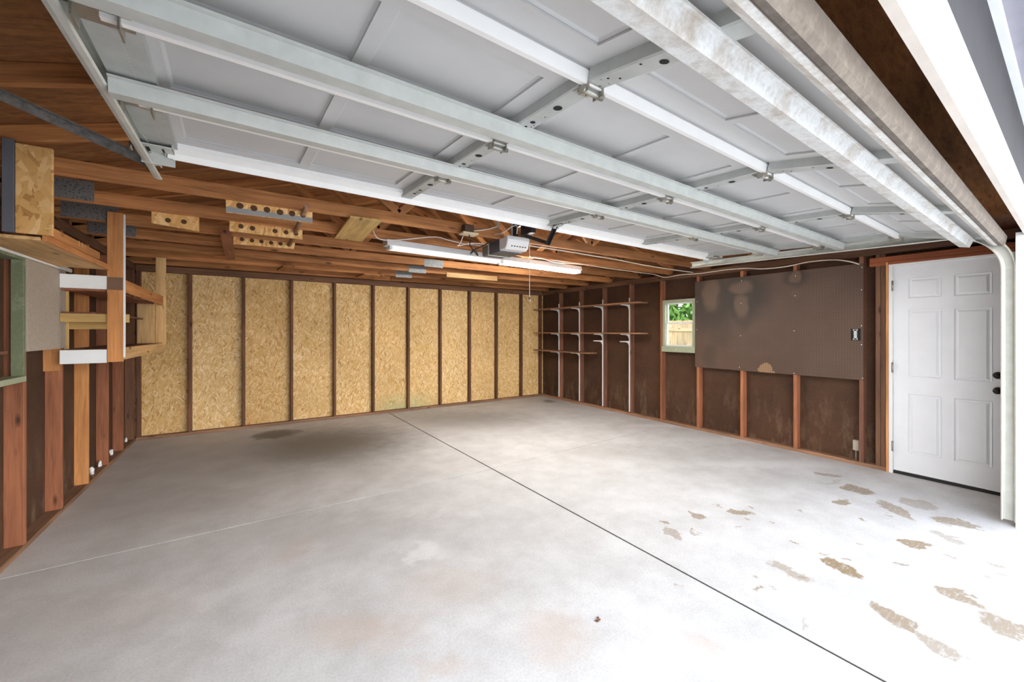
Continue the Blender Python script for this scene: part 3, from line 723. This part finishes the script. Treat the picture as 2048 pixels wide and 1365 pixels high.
# hanger angles
def angle_bar(name, p0, p1, w, mat, par, up=(0, 0, 1), holes=0):
    m, ln = frame(p0, p1, up)
    o = MB().box((0, -.0015, -w/2), (ln, .0015, w/2)).box((0, -.0015, w/2-.003), (ln, w*.8, w/2)).build(name, mat, par, m)
    if holes:
        for i in range(holes): MB().disc((ln*(i+.5)/holes, -.0022, 0), .005, (0, -1, 0), 10).build('punched_hole', M['hole'], o, m)
    return o
angle_bar('hanger_angle', (tlx-.02, 2.70, 2.255), (-.93, 2.62, 2.43), .04, M['plug'], tlft)
MB().box((tlx-.024, 2.68, 2.22), (tlx-.021, 2.72, 2.50)).build('hanger_strap', M['black'], tlft)
angle_bar('hanger_angle', (XTR+.03, 2.16, 2.225), (XTR+.03, 2.99, 2.222), .045, M['galv'], tr, holes=9)
MB().box((XTR+.018, 2.60, 2.22), (XTR+.021, 2.64, 2.50)).build('hanger_strap', M['galv'], tr)

# ------------------------------------------------------------------ garage door opener
op = thing('garage_door_opener', (2.08, 3.3, 2.14), 'garage door opener with white light cover and dark chassis hung behind the door', 'garage door opener')
ox0, ox1 = 1.972, 2.218
lensp = [(3.13, 2.165), (3.10, 2.185), (3.08, 2.25), (3.085, 2.285), (3.12, 2.285), (3.17, 2.275), (3.23, 2.285), (3.23, 2.165)]
MB().prism(lensp, ox0, ox1, 'x').build('light_cover', M['lens'], op, None, .008)
sl = MB()
for q in range(6): sl.box((ox0+.05+q*.03, 3.094, 2.188), (ox0+.065+q*.03, 3.101, 2.198))
sl.build('vent_slot', M['motorgrey'], op)
MB().box((ox0+.0, 3.23, 2.155), (ox1-.0, 3.42, 2.272)).build('chassis', M['motor'], op, None, .006)
MB().box((ox0-.004, 3.42, 2.15), (ox1+.004, 3.435, 2.28)).build('end_band', M['galv'], op, None, .002)
MB().box((ox0+.005, 3.435, 2.16), (ox1-.005, 3.57, 2.26)).build('end_cap', M['motorgrey'], op, None, .012)
for xx in (ox0+.04, ox1-.04):
    MB().box((xx-.015, 3.31, 2.27), (xx+.015, 3.314, 2.55)).build('hanger_strap', M['galv'], op)
board('rail', (2.10, 3.16, 2.39), (2.10, 1.1, 2.40), .032, .03, M['black'], op)
MB().box((2.08, 3.13, 2.28), (2.12, 3.16, 2.41)).build('rail_mount', M['black'], op)
MB().box((2.075, 2.86, 2.275), (2.125, 3.02, 2.375)).build('trolley', M['black'], op)
P1 = MD @ Vector((2*wst, 3*d-.10, -.01)); P2 = Vector((2.10, 2.66, 2.155)); P3 = Vector((2.10, 2.68, 2.28))
angle_bar('door_arm', P1, Vector((P1.x, P1.y+.10, P1.z-.125)), .03, M['black'], op, (0, 1, 0))
board('door_arm', Vector((P1.x, P1.y+.09, P1.z-.125)), (2.10, 3.02, 2.285), .03, .006, M['black'], op)
MB().box((P1.x-.02, P1.y-.06, P1.z-.006), (P1.x+.02, P1.y+.05, P1.z+.0)).cyl((P1.x-.025, P1.y+.01, P1.z-.012), (P1.x+.025, P1.y+.01, P1.z-.012), .008).build('arm_bracket', M['galv'], op)
MB().tube(smooth_path([(2.06, 3.06, 2.30), (2.02, 3.0, 2.35), (1.97, 3.0, 2.34), (1.93, 3.1, 2.30), (1.90, 3.2, 2.30)]), .004).build('wire', M['cablew'], op)

# pull cord with knob
pc = thing('pull_cord', (2.18, 3.05, 1.9), 'white pull cord with small knob hanging below the garage door opener', 'cord')
ptop = on_y(1059, 470, 3.04); pbot = on_y(1059, 597, 3.04)
MB().tube([ptop, (ptop.x, ptop.y, ptop.z-.1), pbot], .0025, 6).build('string', M['cablew'], pc)
MB().tube(smooth_path([ptop, (ptop.x+.005, ptop.y, ptop.z+.02), (ptop.x+.03, ptop.y, ptop.z+.018), (ptop.x+.035, ptop.y, ptop.z-.005)]), .003, 6).build('hook', M['cablew'], pc)
MB().ball(pbot, .011).build('knob', M['boxbrown'], pc)
MB().tube([pbot, (pbot.x+.012, pbot.y, pbot.z-.03)], .003, 6).build('string_tail', M['cablew'], pc)
WORLD  # noqa

# ------------------------------------------------------------------ fluorescent fixture
fx = thing('fluorescent_light', (1.08, 3.76, 2.2), 'long white fluorescent fixture with its far tube lit, under the trusses', 'light')
pL = floor_at(771, 489, 2.22); pR = floor_at(1158, 541, 2.22)
fm, fl_ = frame(pL, pR)
MB().prism([(-.06, -.012), (.06, -.012), (.045, .045), (-.045, .045)], 0, fl_, 'x').build('housing', M['white'], fx, fm, .002)
MB().box((-.004, -.055, -.012), (0, .055, .045)).build('end_plate', M['galv'], fx, fm)
half = fl_*.505
for yo in (-.032, .032):
    MB().cyl((.05, yo, -.030), (half-.03, yo, -.030), .017, 16).build('tube', M['tubeoff_glow'], fx, fm)
    MB().cyl((half+.02, yo, -.030), (fl_-.04, yo, -.030), .019, 16).build('lit_tube', M['tube'], fx, fm)
for q in (.035, half-.012, half+.005, fl_-.025):
    MB().box((q-.012, -.05, -.046), (q+.012, .05, -.01)).build('lamp_holder', M['white'], fx, fm)

# ------------------------------------------------------------------ outlet box and cords on the nearest truss
ob = thing('outlet_box', (1.6, 3.18, 2.3), 'brown outlet box with cream plate on the truss by the opener', 'outlet')
q0 = on_y(926, 450, 3.17); q1 = on_y(944, 469, 3.17)
MB().box((q0.x, 3.13, q1.z), (q1.x, 3.198, q0.z)).build('box', M['boxbrown'], ob, None, .003)
MB().box((q0.x-.03, 3.10, q1.z-.016), (q1.x+.03, 3.197, q1.z)).build('plate', M['cream'], ob, None, .002)
xo = (q0.x+q1.x)/2
def cable(name, pts, r, mat, label, cat='cable', group=None):
    return tag(MB().tube(smooth_path(pts), r).build(name, mat), label, cat, group)
cable('power_cord', [(xo, 3.14, q1.z-.016), on_y(941, 480, 3.15), on_y(940, 490, 3.14), on_y(952, 508, 3.12), on_y(956, 511, 3.12), on_y(950, 502, 3.12), on_y(941, 508, 3.12), on_y(948, 500, 3.12), on_y(966, 492, 3.16), on_y(984, 482, 3.20)], .005, M['black'], 'black power cord looping from the outlet box to the opener', 'cord')
cable('white_cable', [on_y(995, 430, 3.185), on_y(996, 450, 3.185), on_y(985, 456, 3.185), on_y(966, 460, 3.185), on_y(944, 462, 3.185)], .006, M['cable'], 'short cream cable curving down the truss into the outlet box')
cable('white_cable', [on_y(926, 473, 3.16), on_y(920, 488, 3.18), on_y(915, 492, 3.2), on_y(926, 490, 3.2), on_y(945, 487, 3.2), on_y(975, 489, 3.22)], .004, M['cablew'], 'thin white cord knotted below the outlet box')
cable('white_cable', [on_y(745, 458, 3.72), on_y(758, 478, 3.72), on_y(800, 480, 3.72), on_y(868, 474, 3.72), on_y(895, 480, 3.72), on_y(925, 487, 3.72), on_y(962, 492, 3.72)], .005, M['cablew'], 'thin white cord draped along the top of the fluorescent fixture')
cable('romex_cable', [on_y(1060, 492, 3.19), on_y(1120, 501, 3.19), on_y(1180, 511, 3.19), on_y(1230, 519, 3.19), on_y(1280, 529, 3.19), on_y(1340, 539, 3.19), on_y(1386, 545, 3.19)], .006, M['cable'], 'cream cable stapled along the chord of the truss by the opener')
cable('romex_cable', [floor_at(1060, 514, 2.262), floor_at(1085, 517, 2.262), floor_at(1112, 525, 2.262), floor_at(1165, 529, 2.262), floor_at(1210, 536, 2.26), floor_at(1270, 544, 2.25), on_x(1307, 549, 5.2), on_x(1330, 555, 5.30), on_x(1362, 550, 5.33), on_x(1402, 547, 5.34),
                      on_x(1451, 540, 5.35), on_x(1493, 537, 5.35), on_x(1528, 538, 5.35), on_x(1575, 533, 5.35), on_x(1617, 524, 5.35), on_x(1665, 520, 5.35), on_x(1697, 523, 5.35), on_x(1719, 529, 5.35)], .007, M['cable'], 'cream cable running from the light to above the pegboard')

# ------------------------------------------------------------------ peg racks, battens and blocks on the trusses
def peg_rack(Y, pts, holes, label, grey=None):
    """board facing the opening; pts = four picture corners tl, tr, br, bl"""
    P = [on_y(x, y, Y) for x, y in pts]; root = thing('peg_rack', P[3], label, 'peg rack', 'drilled peg racks on the trusses')
    bm = bmesh.new(); a = [bm.verts.new(p) for p in P]; b = [bm.verts.new(p+Vector((0, .018, 0))) for p in P]
    bm.faces.new(a); bm.faces.new(b[::-1])
    for i in range(4): bm.faces.new((a[i], b[i], b[(i+1) % 4], a[(i+1) % 4]))
    bmesh.ops.recalc_face_normals(bm, faces=bm.faces[:]); me = bpy.data.meshes.new('board'); bm.to_mesh(me); bm.free()
    bo = link('board', me, M['osb_board'], root)
    for (x, y, r) in holes:
        c = on_y(x, y, Y); MB().disc((c.x, c.y-.0025, c.z), r, (0, -1, 0)).build('peg_hole', M['holew'], root)
    if grey:
        G = [on_y(x, y, Y-.001) for x, y in grey]; MBg = bmesh.new(); MBg.faces.new([MBg.verts.new(g) for g in G])
        r = bmesh.ops.extrude_face_region(MBg, geom=MBg.faces[:])
        for v in r['geom']:
            if isinstance(v, bmesh.types.BMVert): v.co.y += .0008
        bmesh.ops.recalc_face_normals(MBg, faces=MBg.faces[:]); me = bpy.data.meshes.new('grey_paint'); MBg.to_mesh(me); MBg.free(); link('grey_paint', me, M['greyedge'], root)
    return root
y1, y2, y3 = TY[0]+.0405, TY[1]+.0405, TY[2]+.0405
peg_rack(y2, [(303, 405), (398, 424), (398, 463), (303, 446)], [(336, 441, .017), (368, 444, .017)], 'short OSB peg rack with two holes, nearest the storage rack')
peg_rack(y1, [(451, 380), (625, 410), (625, 446), (452, 424)], [(480, 412, .02), (508, 417, .02), (534, 420, .02), (560, 425, .02), (584, 427.5, .02), (606, 431, .017)], 'half grey painted peg rack with six holes on the nearest truss',
         [(452, 413), (625, 436), (625, 446), (452, 424)])
peg_rack(y2, [(459, 430), (605, 455), (605, 479), (459, 462)], [(482, 453, .018), (505, 457, .019), (550, 462.5, .018), (572, 465, .018), (592, 468, .017)], 'OSB peg rack with printing, hung behind the grey painted rack')
peg_rack(y3, [(466, 455), (592, 478), (588, 498), (467, 488)], [(484, 479, .018), (504, 481.5, .018), (523, 483.5, .018), (542, 486, .018), (561, 488, .018), (578, 490, .018)], 'OSB peg rack with six holes, farthest from the garage door')
dw = thing('dowel', on_y(606, 431, y1), 'wooden dowel threaded through the end holes of the peg racks', 'dowel')
da = on_y(614, 412, 3.02); db = on_y(578, 492, y3+.05)
tag(dw); MB().cyl(da, db, .0165, 14).build('rod', M['shelfw'], dw)

def under_board(pts, zt, th, label, mat, cat='board', name='timber_board', group=None):
    P = [floor_at(x, y, zt-th) for x, y in pts]; bm = bmesh.new()
    c = sum(P, Vector())/4; m, ln = frame(P[0], P[3] if (P[3]-P[0]).length > (P[1]-P[0]).length else P[1]); mi = m.inverted()
    a = [bm.verts.new(mi @ p) for p in P]; b = [bm.verts.new(mi @ (p+Vector((0, 0, th-.001)))) for p in P]; bm.faces.new(a); bm.faces.new(b[::-1])
    for i in range(4): bm.faces.new((a[i], b[i], b[(i+1) % 4], a[(i+1) % 4]))
    bmesh.ops.recalc_face_normals(bm, faces=bm.faces[:]); me = bpy.data.meshes.new(name); bm.to_mesh(me); bm.free()
    return tag(link(name, me, mat, None, m), label, cat, group)
under_board([(700, 436), (763, 444), (724, 484), (669, 477)], ZT, .018, 'pale yellow plywood board lying across the undersides of two trusses', M['yellow'])
under_board([(440, 468), (463, 470), (470, 520), (452, 519)], ZT, .038, 'brown batten crossing under the trusses behind the peg racks', M['stud_red'])
under_board([(566, 534), (590, 535), (580, 544), (553, 542)], ZT, .02, 'small orange block under the trusses near the OSB wall', M['truss'], 'wood block')
under_board([(728, 549), (768, 553), (752, 559), (712, 555)], ZT, .02, 'small pale block under the trusses above the fifth OSB bay', M['truss'], 'wood block')
sp = [on_y(893, 551, TY[4]-.012), on_y(994, 568, TY[4]-.012)]
tag(board('timber_board', (sp[0].x, TY[4]-.012, 2.262), (sp[1].x, TY[4]-.012, 2.262), .07, .02, M['pine']), 'pale pine strip nailed to a truss above the OSB wall', 'board')

# ------------------------------------------------------------------ storage rack wall
# the covered window
w2 = thing('window_2', (L, 3.55, 1.1), 'covered green framed window beside the grey panel', 'window'); w2['kind'] = 'structure'; del w2['category']
YJ = lst[1]
MB().box((L-.048, YJ-.03, 1.11), (L+.008, YJ-.001, 1.885)).build('jamb', M['green'], w2, None, .002)
MB().box((L-SD+.002, lst[0]+ST+.001, 1.11), (L+.012, lst[0]+ST+.03, 1.885)).build('jamb', M['green'], w2, None, .002)
MB().box((L-SD+.002, lst[0]+ST+.03, 1.09), (L+.02, YJ-.03, 1.125)).build('sill', M['greenp'], w2, None, .002)
MB().box((L-SD+.002, lst[0]+ST+.03, 1.86), (L+.008, YJ-.03, 1.885)).build('head', M['green'], w2, None, .002)
MB().box((L-SD+.004, lst[0]+ST+.03, 1.125), (L-SD+.014, YJ-.03, 1.86)).build('cover_panel', M['hardboard'], w2)
MB().box((L-SD+.014, lst[0]+ST+.03, 1.265), (L-SD+.03, YJ-.03, 1.285)).build('cleat', M['stud'], w2)
tag(MB().box((L+.001, YJ+.004, 1.278), (L+.016, lst[2]+.03, 1.876)).build('chipboard_panel', M['particle'], None, None, .001), 'grey chipboard panel nailed over the studs below the tan shelf', 'panel')
tag(board('wood_block', (L-SD/2, lst[2]-.0173, 1.105), (L-SD/2, lst[2]-.0173, 1.277), ST*.9, SD, M['orange'], None, (0, 1, 0)), 'bright orange wood block under the grey chipboard panel', 'wood block')

# wide shelf hung from the nearest truss
sh = thing('hanging_shelf', (-1.05, 3.9, 1.9), 'wide tan shelf hung from the truss by an OSB hanger', 'shelf')
mt, ln = frame((-1.05, 3.165, 1.900), (-1.05, 4.384, 1.900))
MB().box((0, -.13, -.009), (ln, .146, .009)).build('shelf_board', M['pine'], sh, mt, .002)
board('shelf_edge', (-.9075, 3.175, 1.908), (-.9075, 4.383, 1.908), .035, .018, M['orange'], sh)
board('shelf_edge', (-1.187, 3.0, 1.893), (-1.187, 4.66, 1.893), .03, .018, M['whitewash'], sh)
board('raised_lip', (-.902, 3.21, 1.951), (-.902, 4.06, 1.951), .05, .03, M['orange'], sh)
mk = MB()
for q in (3.62, 3.68, 3.74): mk.box((-.888, q, 1.945), (-.8855, q+.008, 1.978))
mk.build('worn_notch', M['pine'], sh)
mo = Matrix.Translation((-1.004, 3.150, 1.92))
MB().box((0, 0, 0), (.134, .022, .465)).build('hanger_board', M['osb_board'], sh, mo, .003)
MB().box((-1.048, 3.146, 1.92), (-1.005, 3.185, 2.40)).build('hanger_strip', M['greypaint'], sh, None, .002)

# open storage rack
rk = thing('storage_rack', (-.9, 5.3, 1.16), 'open wooden storage rack of posts, rails and shelves on the stud wall', 'storage rack')
yp = TY[2]-.022
PX0, PX1 = -.920, -.826
board('post', ((PX0+PX1)/2, yp, 1.166), ((PX0+PX1)/2, yp, 2.352), .020, PX1-PX0, M['orange'], rk, (0, 1, 0))
MB().box((PX1+.0005, yp-.012, 1.2), (PX1+.010, yp+.012, 2.34)).build('post_edge', M['whitewash'], rk)
MB().box((PX0+.004, yp-.0125, 1.735), (PX1-.002, yp-.0105, 1.835)).build('paint_patch', plain('grey_brown_stain', (.21, .12, .07), .8), rk)
for z_ in (1.790, 1.213):
    board('cross_rail', (L+.017, yp+.004, z_), (PX0-.002, yp+.004, z_), .105, .019, M['whitewash'], rk)
board('cross_rail', (L+.017, yp+.012, 1.512), (PX1+.03, yp+.012+.012, 1.512), .066, .019, M['yellow'], rk)
board('cross_rail', (L-.0, yp+.23, 1.462), (PX0+.05, yp+.23, 1.462), .075, .019, M['yellow'], rk)
board('back_post', (L+.012, yp+.16, 1.17), (L+.012, yp+.16, 1.80), .019, .025, M['yellow'], rk, (0, 1, 0))
yf = 6.20
board('far_post', (-.845, yf, 1.25), (-.845, yf, 2.27), .02, .092, M['pine'], rk, (0, 1, 0))
board('end_panel', (-.972, yf-.03, 1.262), (-.972, yf-.03, 1.752), .019, .15, M['pine'], rk, (0, 1, 0))
board('side_rail', (-.862, yp+.013, 1.788), (-.828, yf+.16, 1.762), .105, .018, M['orange'], rk)
board('side_rail', (-.862, yp+.013, 1.225), (-.83, yf+.12, 1.222), .10, .018, M['pine'], rk)
for z_, xe_, m_ in ((1.262, -.874, M['stud']), (1.55, -.99, M['stud']), (1.730, -.90, M['stud_red'])):
    mt, ln = frame((L+.003, yp+.03, z_), (L+.003, yf-.045, z_))
    MB().box((0, -(xe_-L)+.004, -.008), (ln, -.016, .008)).build('shelf', m_, rk, mt)
tag(MB().box((-1.19, 4.52, 1.16-.13), (-1.10, 4.525, 1.155)).build('grey_patch', M['plug']), 'x', 'plate') if False else None

# white foam scraps at the foot of that wall
for k, (px, py, r, X) in enumerate([(183, 928, .035, L-.05), (200, 918, .028, L-.05), (223, 889, .03, L-.06), (252, 868, .025, L-.06)]):
    c = on_x(px, py, X); c.z = .038+r*.95; mb = MB()
    mb.ball((c.x, c.y, c.z), r, (.5, .6, 1.2), 10)
    rr = random.Random(k)
    for v in mb.bm.verts: v.co += Vector((rr.uniform(-1, 1), rr.uniform(-1, 1), rr.uniform(-1, 1)))*r*.25
    tag(mb.build('foam_scrap', M['foam']), 'white foam scrap poking out between studs, %s from the OSB wall' % ORD[3-k], 'foam scrap', 'foam scraps at the stud feet')

# ------------------------------------------------------------------ wall shelves on metal standards
XF = R_
sty = [rst[i]+ST/2-.008 for i in range(4)]
SHELVES = [('top', 1.855, 4.20, B-.03, .25), ('middle', 1.365, 4.20, B-.03, .25), ('lowest', 1.00, 5.33, B-.03, .25)]
for i, y in enumerate(sty):
    zt = [1.97, 1.97, 1.98, 1.97][i]
    o = MB().box((XF-.008, y-.012, .06), (XF-.0005, y-.0, zt)).box((XF-.016, y-.012, .06), (XF-.008, y-.0095, zt)).box((XF-.016, y-.0025, .06), (XF-.008, y, zt)).build('shelf_standard', M['white'])
    tag(o, 'white slotted shelf standard on the stud, %s from the OSB wall' % ORD[i], 'shelf standard', 'shelf standards on the studs')
def bracket(y, z, ln, label):
    yc = y-.006
    o = MB().prism([(XF-.008, z), (XF-ln, z), (XF-ln, z-.012), (XF-.08, z-.022), (XF-.04, z-.04), (XF-.02, z-.075), (XF-.008, z-.085)], yc-.005, yc+.005, 'y').build('shelf_bracket', M['white'])
    # prism in (x,z) when extruded along y
    return tag(o, label, 'shelf bracket', 'shelf brackets on the standards')
for (nm, z, ya_, yb_, dp) in SHELVES:
    mt, ln = frame((XF-.012-dp/2, ya_, z), (XF-.012-dp/2, yb_, z))
    MBs = MB().box((0, -dp/2, 0), (ln, dp/2, .02)).build('wall_shelf', M['shelfw'], None, mt, .002)
    tag(MBs, 'brown board shelf, %s of the three on the metal standards' % nm, 'shelf', 'board shelves on the metal standards')
    for i, y in enumerate(sty):
        if y > ya_: bracket(y, z-.001, .22, 'white bracket under the %s board shelf on the %s standard from the OSB wall' % (nm, ORD[i]))
for i in (2, 3): bracket(sty[i], 1.245, .24, 'bare white bracket with no shelf on the %s standard from the OSB wall' % ORD[i])

# ------------------------------------------------------------------ small window
w1 = link('window_1', None, None, None, Matrix.Translation((R_, 3.68, 1.12))); struct(w1, 'small green framed sash window between the shelves and the pegboard')
a, b, c, e = WIN[0], WIN[1], WIN[2], WIN[3]
fb = MB()
fb.box((R_+.01, a-.02, c-.02), (R_+.10, a+.03, e+.02)).box((R_+.01, b-.03, c-.02), (R_+.10, b+.012, e+.02)).box((R_+.01, a+.03, e-.025), (R_+.10, b-.03, e+.02))
fb.build('frame', M['greenp'], w1, None, .002)
MB().box((R_-.012, a-.022, c-.055), (R_+.10, b+.014, c+.03)).build('sill', M['greenp'], w1, None, .003)
zm = (c+e)/2+.012
for (nm, z0_, z1_, xo) in (('upper_sash', zm, e-.025, .062), ('lower_sash', c+.03, zm+.02, .042)):
    s = MB().box((R_+xo, a+.03, z0_), (R_+xo+.018, a+.052, z1_)).box((R_+xo, b-.052, z0_), (R_+xo+.018, b-.03, z1_)).box((R_+xo, a+.052, z0_), (R_+xo+.018, b-.052, z0_+.022)).box((R_+xo, a+.052, z1_-.022), (R_+xo+.018, b-.052, z1_)).build(nm, M['white'], w1)
    MB().box((R_+xo+.008, a+.052, z0_+.022), (R_+xo+.011, b-.052, z1_-.022)).build('pane', M['glass'], s)

# ------------------------------------------------------------------ pegboard and outlet
pb = tag(MB().box((R_-.0075, 1.508, .898), (R_-.0015, 3.395, 2.115)).build('pegboard', M['pegboard']), 'large brown stained pegboard beside the small green window', 'pegboard')
sc_ = MB()
for (x, y) in [(1483, 562), (1482, 607), (1481, 672), (1479, 735), (1591, 552), (1590, 592), (1588, 662), (1588, 747), (1724, 535), (1723, 580), (1723, 652), (1723, 690), (1725, 757), (1394, 604), (1393, 660)]:
    q = on_x(x, y, R_-.0078); sc_.disc(q, .0045, (-1, 0, 0), 10)
sc_.build('screw_head', M['joint'], pb)
ow = thing('wall_outlet', (R_-.02, 1.571, 1.36), 'uncovered black outlet box set in the pegboard near the entry door', 'outlet')
q = on_x(1711.5, 669.5, R_-.01)
MB().box((R_-.012, q.y-.04, q.z-.062), (R_-.0078, q.y+.04, q.z+.062)).build('box_opening', M['hole'], ow)
MB().box((R_-.02, q.y-.017, q.z-.036), (R_-.012, q.y+.017, q.z+.036)).build('receptacle', plain('dark_receptacle', (.10, .12, .17), .4), ow)
MB().box((R_-.024, q.y-.012, q.z-.052), (R_-.020, q.y+.012, q.z+.052)).box((R_-.024, q.y-.02, q.z+.04), (R_-.020, q.y+.02, q.z+.056)).box((R_-.024, q.y-.02, q.z-.056), (R_-.020, q.y+.02, q.z-.04)).build('yoke', M['galv'], ow)
# small pale fixture peeping out behind the last pegboard stud
q = on_x(1712, 890, XR-.03)
tag(MB().box((XR-.05, q.y-.035, q.z-.06), (XR-.002, q.y+.025, q.z+.05)).cyl((XR-.03, q.y, .038), (XR-.03, q.y, q.z-.05), .008, 10).build('pipe_stub', M['particle'], None, None, .006), 'pale plastic pipe stub low in the stud bay below the pegboard end', 'pipe')

# ------------------------------------------------------------------ entry door
d1 = link('door_1', None, None, None, Matrix.Translation((R_, .92, 0))); struct(d1, 'white six panel entry door in the pegboard wall')
y0_, y1_ = .548, 1.278; zb, zt_ = .035, 2.052; XD = R_+.012
bm = bmesh.new(); hgt = zt_-zb; cols = [(.643, .867), (.948, 1.170)]
rows = [(zt_-.905*hgt, zt_-.62*hgt), (zt_-.537*hgt, zt_-.217*hgt), (zt_-.16*hgt, zt_-.065*hgt)]
Yc = [y0_]+[q for p in cols for q in p]+[y1_]; Zc = [zb]+[q for p in rows for q in p]+[zt_]
vt = {(i, j): bm.verts.new((XD, y, z)) for i, y in enumerate(Yc) for j, z in enumerate(Zc)}; pan = []
for i in range(len(Yc)-1):
    for j in range(len(Zc)-1):
        f = bm.faces.new((vt[i, j], vt[i, j+1], vt[i+1, j+1], vt[i+1, j]))
        if i % 2 == 1 and j % 2 == 1: pan.append(f)
for th, dx in ((.004, -.004), (.012, .010), (.008, 0), (.024, -.009)):
    bmesh.ops.inset_individual(bm, faces=pan, thickness=th, depth=0)
    for f in pan:
        for v in f.verts: v.co.x += dx
bmesh.ops.solidify(bm, geom=bm.faces[:], thickness=.03); bmesh.ops.recalc_face_normals(bm, faces=bm.faces[:])
me = bpy.data.meshes.new('door_leaf'); bm.to_mesh(me); bm.free()
lo = min(v.co.x for v in me.vertices)
leaf = link('door_leaf', me, M['doorleaf'], d1)
MB().box((R_-.004, y1_+.003, 0), (XR+.03, y1_+.034, 2.088)).box((R_-.004, y0_-.034, 0), (XR+.03, y0_-.003, 2.088)).box((R_-.004, y0_-.003, zt_+.003), (XR+.03, y1_+.003, 2.088)).build('door_frame', M['white'], d1, None, .002)
board('door_trim', (R_+.0, y1_+.044, 0), (R_+.0, y1_+.044, 2.10), .018, .02, M['orange'], d1, (0, 1, 0))
board('door_trim', (R_-.003, y1_+.03, 2.098), (R_-.003, y0_-.03, 2.098), .016, .02, M['header'], d1)
MB().box((XD+.0, y0_, 0), (XD+.05, y1_, zb-.004)).build('threshold', M['black'], d1)
for z in (.27, 1.05, 1.86): MB().box((R_-.007, y1_-.004, z-.05), (R_-.003, y1_+.012, z+.05)).cyl((R_-.008, y1_+.002, z-.05), (R_-.008, y1_+.002, z+.05), .006, 10).build('hinge', M['hinge'], d1)
for z, nm, r in ((1.03, 'deadbolt', .022), (.90, 'door_knob', .027)):
    yk = y0_+.06
    MB().cyl((XD, yk, z), (XD-.012, yk, z), .03, 18).cyl((XD-.012, yk, z), (XD-.035, yk, z), .012, 12).ball((XD-.05 if nm == 'door_knob' else XD-.03, yk, z), r, (.7, 1, 1)).build(nm, M['bronze'], leaf)

# ------------------------------------------------------------------ crumbs on the floor
lf = floor_at(1195, 1241)
mb = MB()
for k in range(5): mb.ball((lf.x+random.uniform(-.012, .012), lf.y+random.uniform(-.012, .012), .004), .006, (1.3, .9, .5), 8)
tag(mb.build('dry_leaf', plain('dead_leaf', (.14, .05, .025), .8)), 'small brown crumpled leaf on the concrete floor near the long joint', 'leaf')

# ------------------------------------------------------------------ outside the little window
fence = thing('fence', (9.5, 6.5, 0), 'tan board fence seen through the small window', 'fence')
for k in range(40):
    yy = 3.6+k*.15
    MB().box((0, -.068, -.01), (1.72, .068, .01)).build('fence_board', M['fence'], fence, frame((9.5, yy, -.03), (9.5, yy, 1.7), (1, 0, 0))[0])
board('fence_rail', (9.47, 3.5, 1.45), (9.47, 9.7, 1.45), .09, .04, M['fence'], fence)
tree = thing('tree', (13, 9, -.03), 'leafy green tree beyond the fence outside the window', 'tree')
MB().cyl((13, 9, -.04), (13.1, 9.1, 2.4), .16, 12, .09).build('trunk', M['bark'], tree)
rr = random.Random(2); mb = MB()
for k in range(5200):
    while True:
        p = Vector((rr.uniform(-1, 1), rr.uniform(-1, 1), rr.uniform(-1, 1)))
        if p.length < 1: break
    p = p.normalized()*(.55+.45*rr.random()); c = Vector((13, 8.7, 2.6))+Vector((p.x*2.2, p.y*2.8, p.z*1.6))
    q = Euler((rr.uniform(0, 6), rr.uniform(0, 6), rr.uniform(0, 6))).to_quaternion(); s = rr.uniform(.10, .20)
    mb.bm.faces.new([mb.bm.verts.new(c+q @ Vector(v)*s) for v in ((-1, 0, 0), (-.2, .45, .05), (1, 0, 0), (-.2, -.45, .05))])
mb.build('foliage', M['leafm'], tree)

# ------------------------------------------------------------------ light
sl_ = bpy.data.lights.new('fill_sun', 'SUN'); sl_.energy = 0.9; sl_.angle = math.radians(50); sl_.color = (1, .97, .93)  # wide soft fill lamp, added to brighten the storage rack wall and floor
so = bpy.data.objects.new('fill_sun', sl_); C.objects.link(so); so.location = (5, -6, 5)
so.rotation_euler = Vector((-.55, .70, -.42)).to_track_quat('-Z', 'Y').to_euler()
w = bpy.data.worlds.new('sky'); SC.world = w; w.use_nodes = True; nt = w.node_tree; nt.nodes.clear()
out = nt.nodes.new('ShaderNodeOutputWorld'); bg = nt.nodes.new('ShaderNodeBackground'); nt.links.new(bg.outputs[0], out.inputs[0])
tc = N(nt, 'ShaderNodeTexCoord'); sx = N(nt, 'ShaderNodeSeparateXYZ'); nt.links.new(tc.outputs['Generated'], sx.inputs[0])
mr = N(nt, 'ShaderNodeMapRange', ins={1: -.1, 2: 1.0}); nt.links.new(sx.outputs[2], mr.inputs[0])
nt.links.new(ramp(nt, mr.outputs[0], [(0.0, (1.0, .985, .955)), (.30, (.97, .98, 1.0)), (.55, (.36, .41, .49)), (1.0, (.22, .28, .38))]), bg.inputs[0])
bg.inputs[1].default_value = 3.1
SC.view_settings.view_transform = 'Standard'; SC.view_settings.look = 'None'; SC.view_settings.gamma = 1.0; SC.view_settings.use_curve_mapping = False
SC.view_settings.exposure = 1.42
SC.cycles.max_bounces = 14; SC.cycles.diffuse_bounces = 10; SC.cycles.glossy_bounces = 5; SC.cycles.transmission_bounces = 8
SC.cycles.use_denoising = True; SC.cycles.sample_clamp_indirect = 8.0
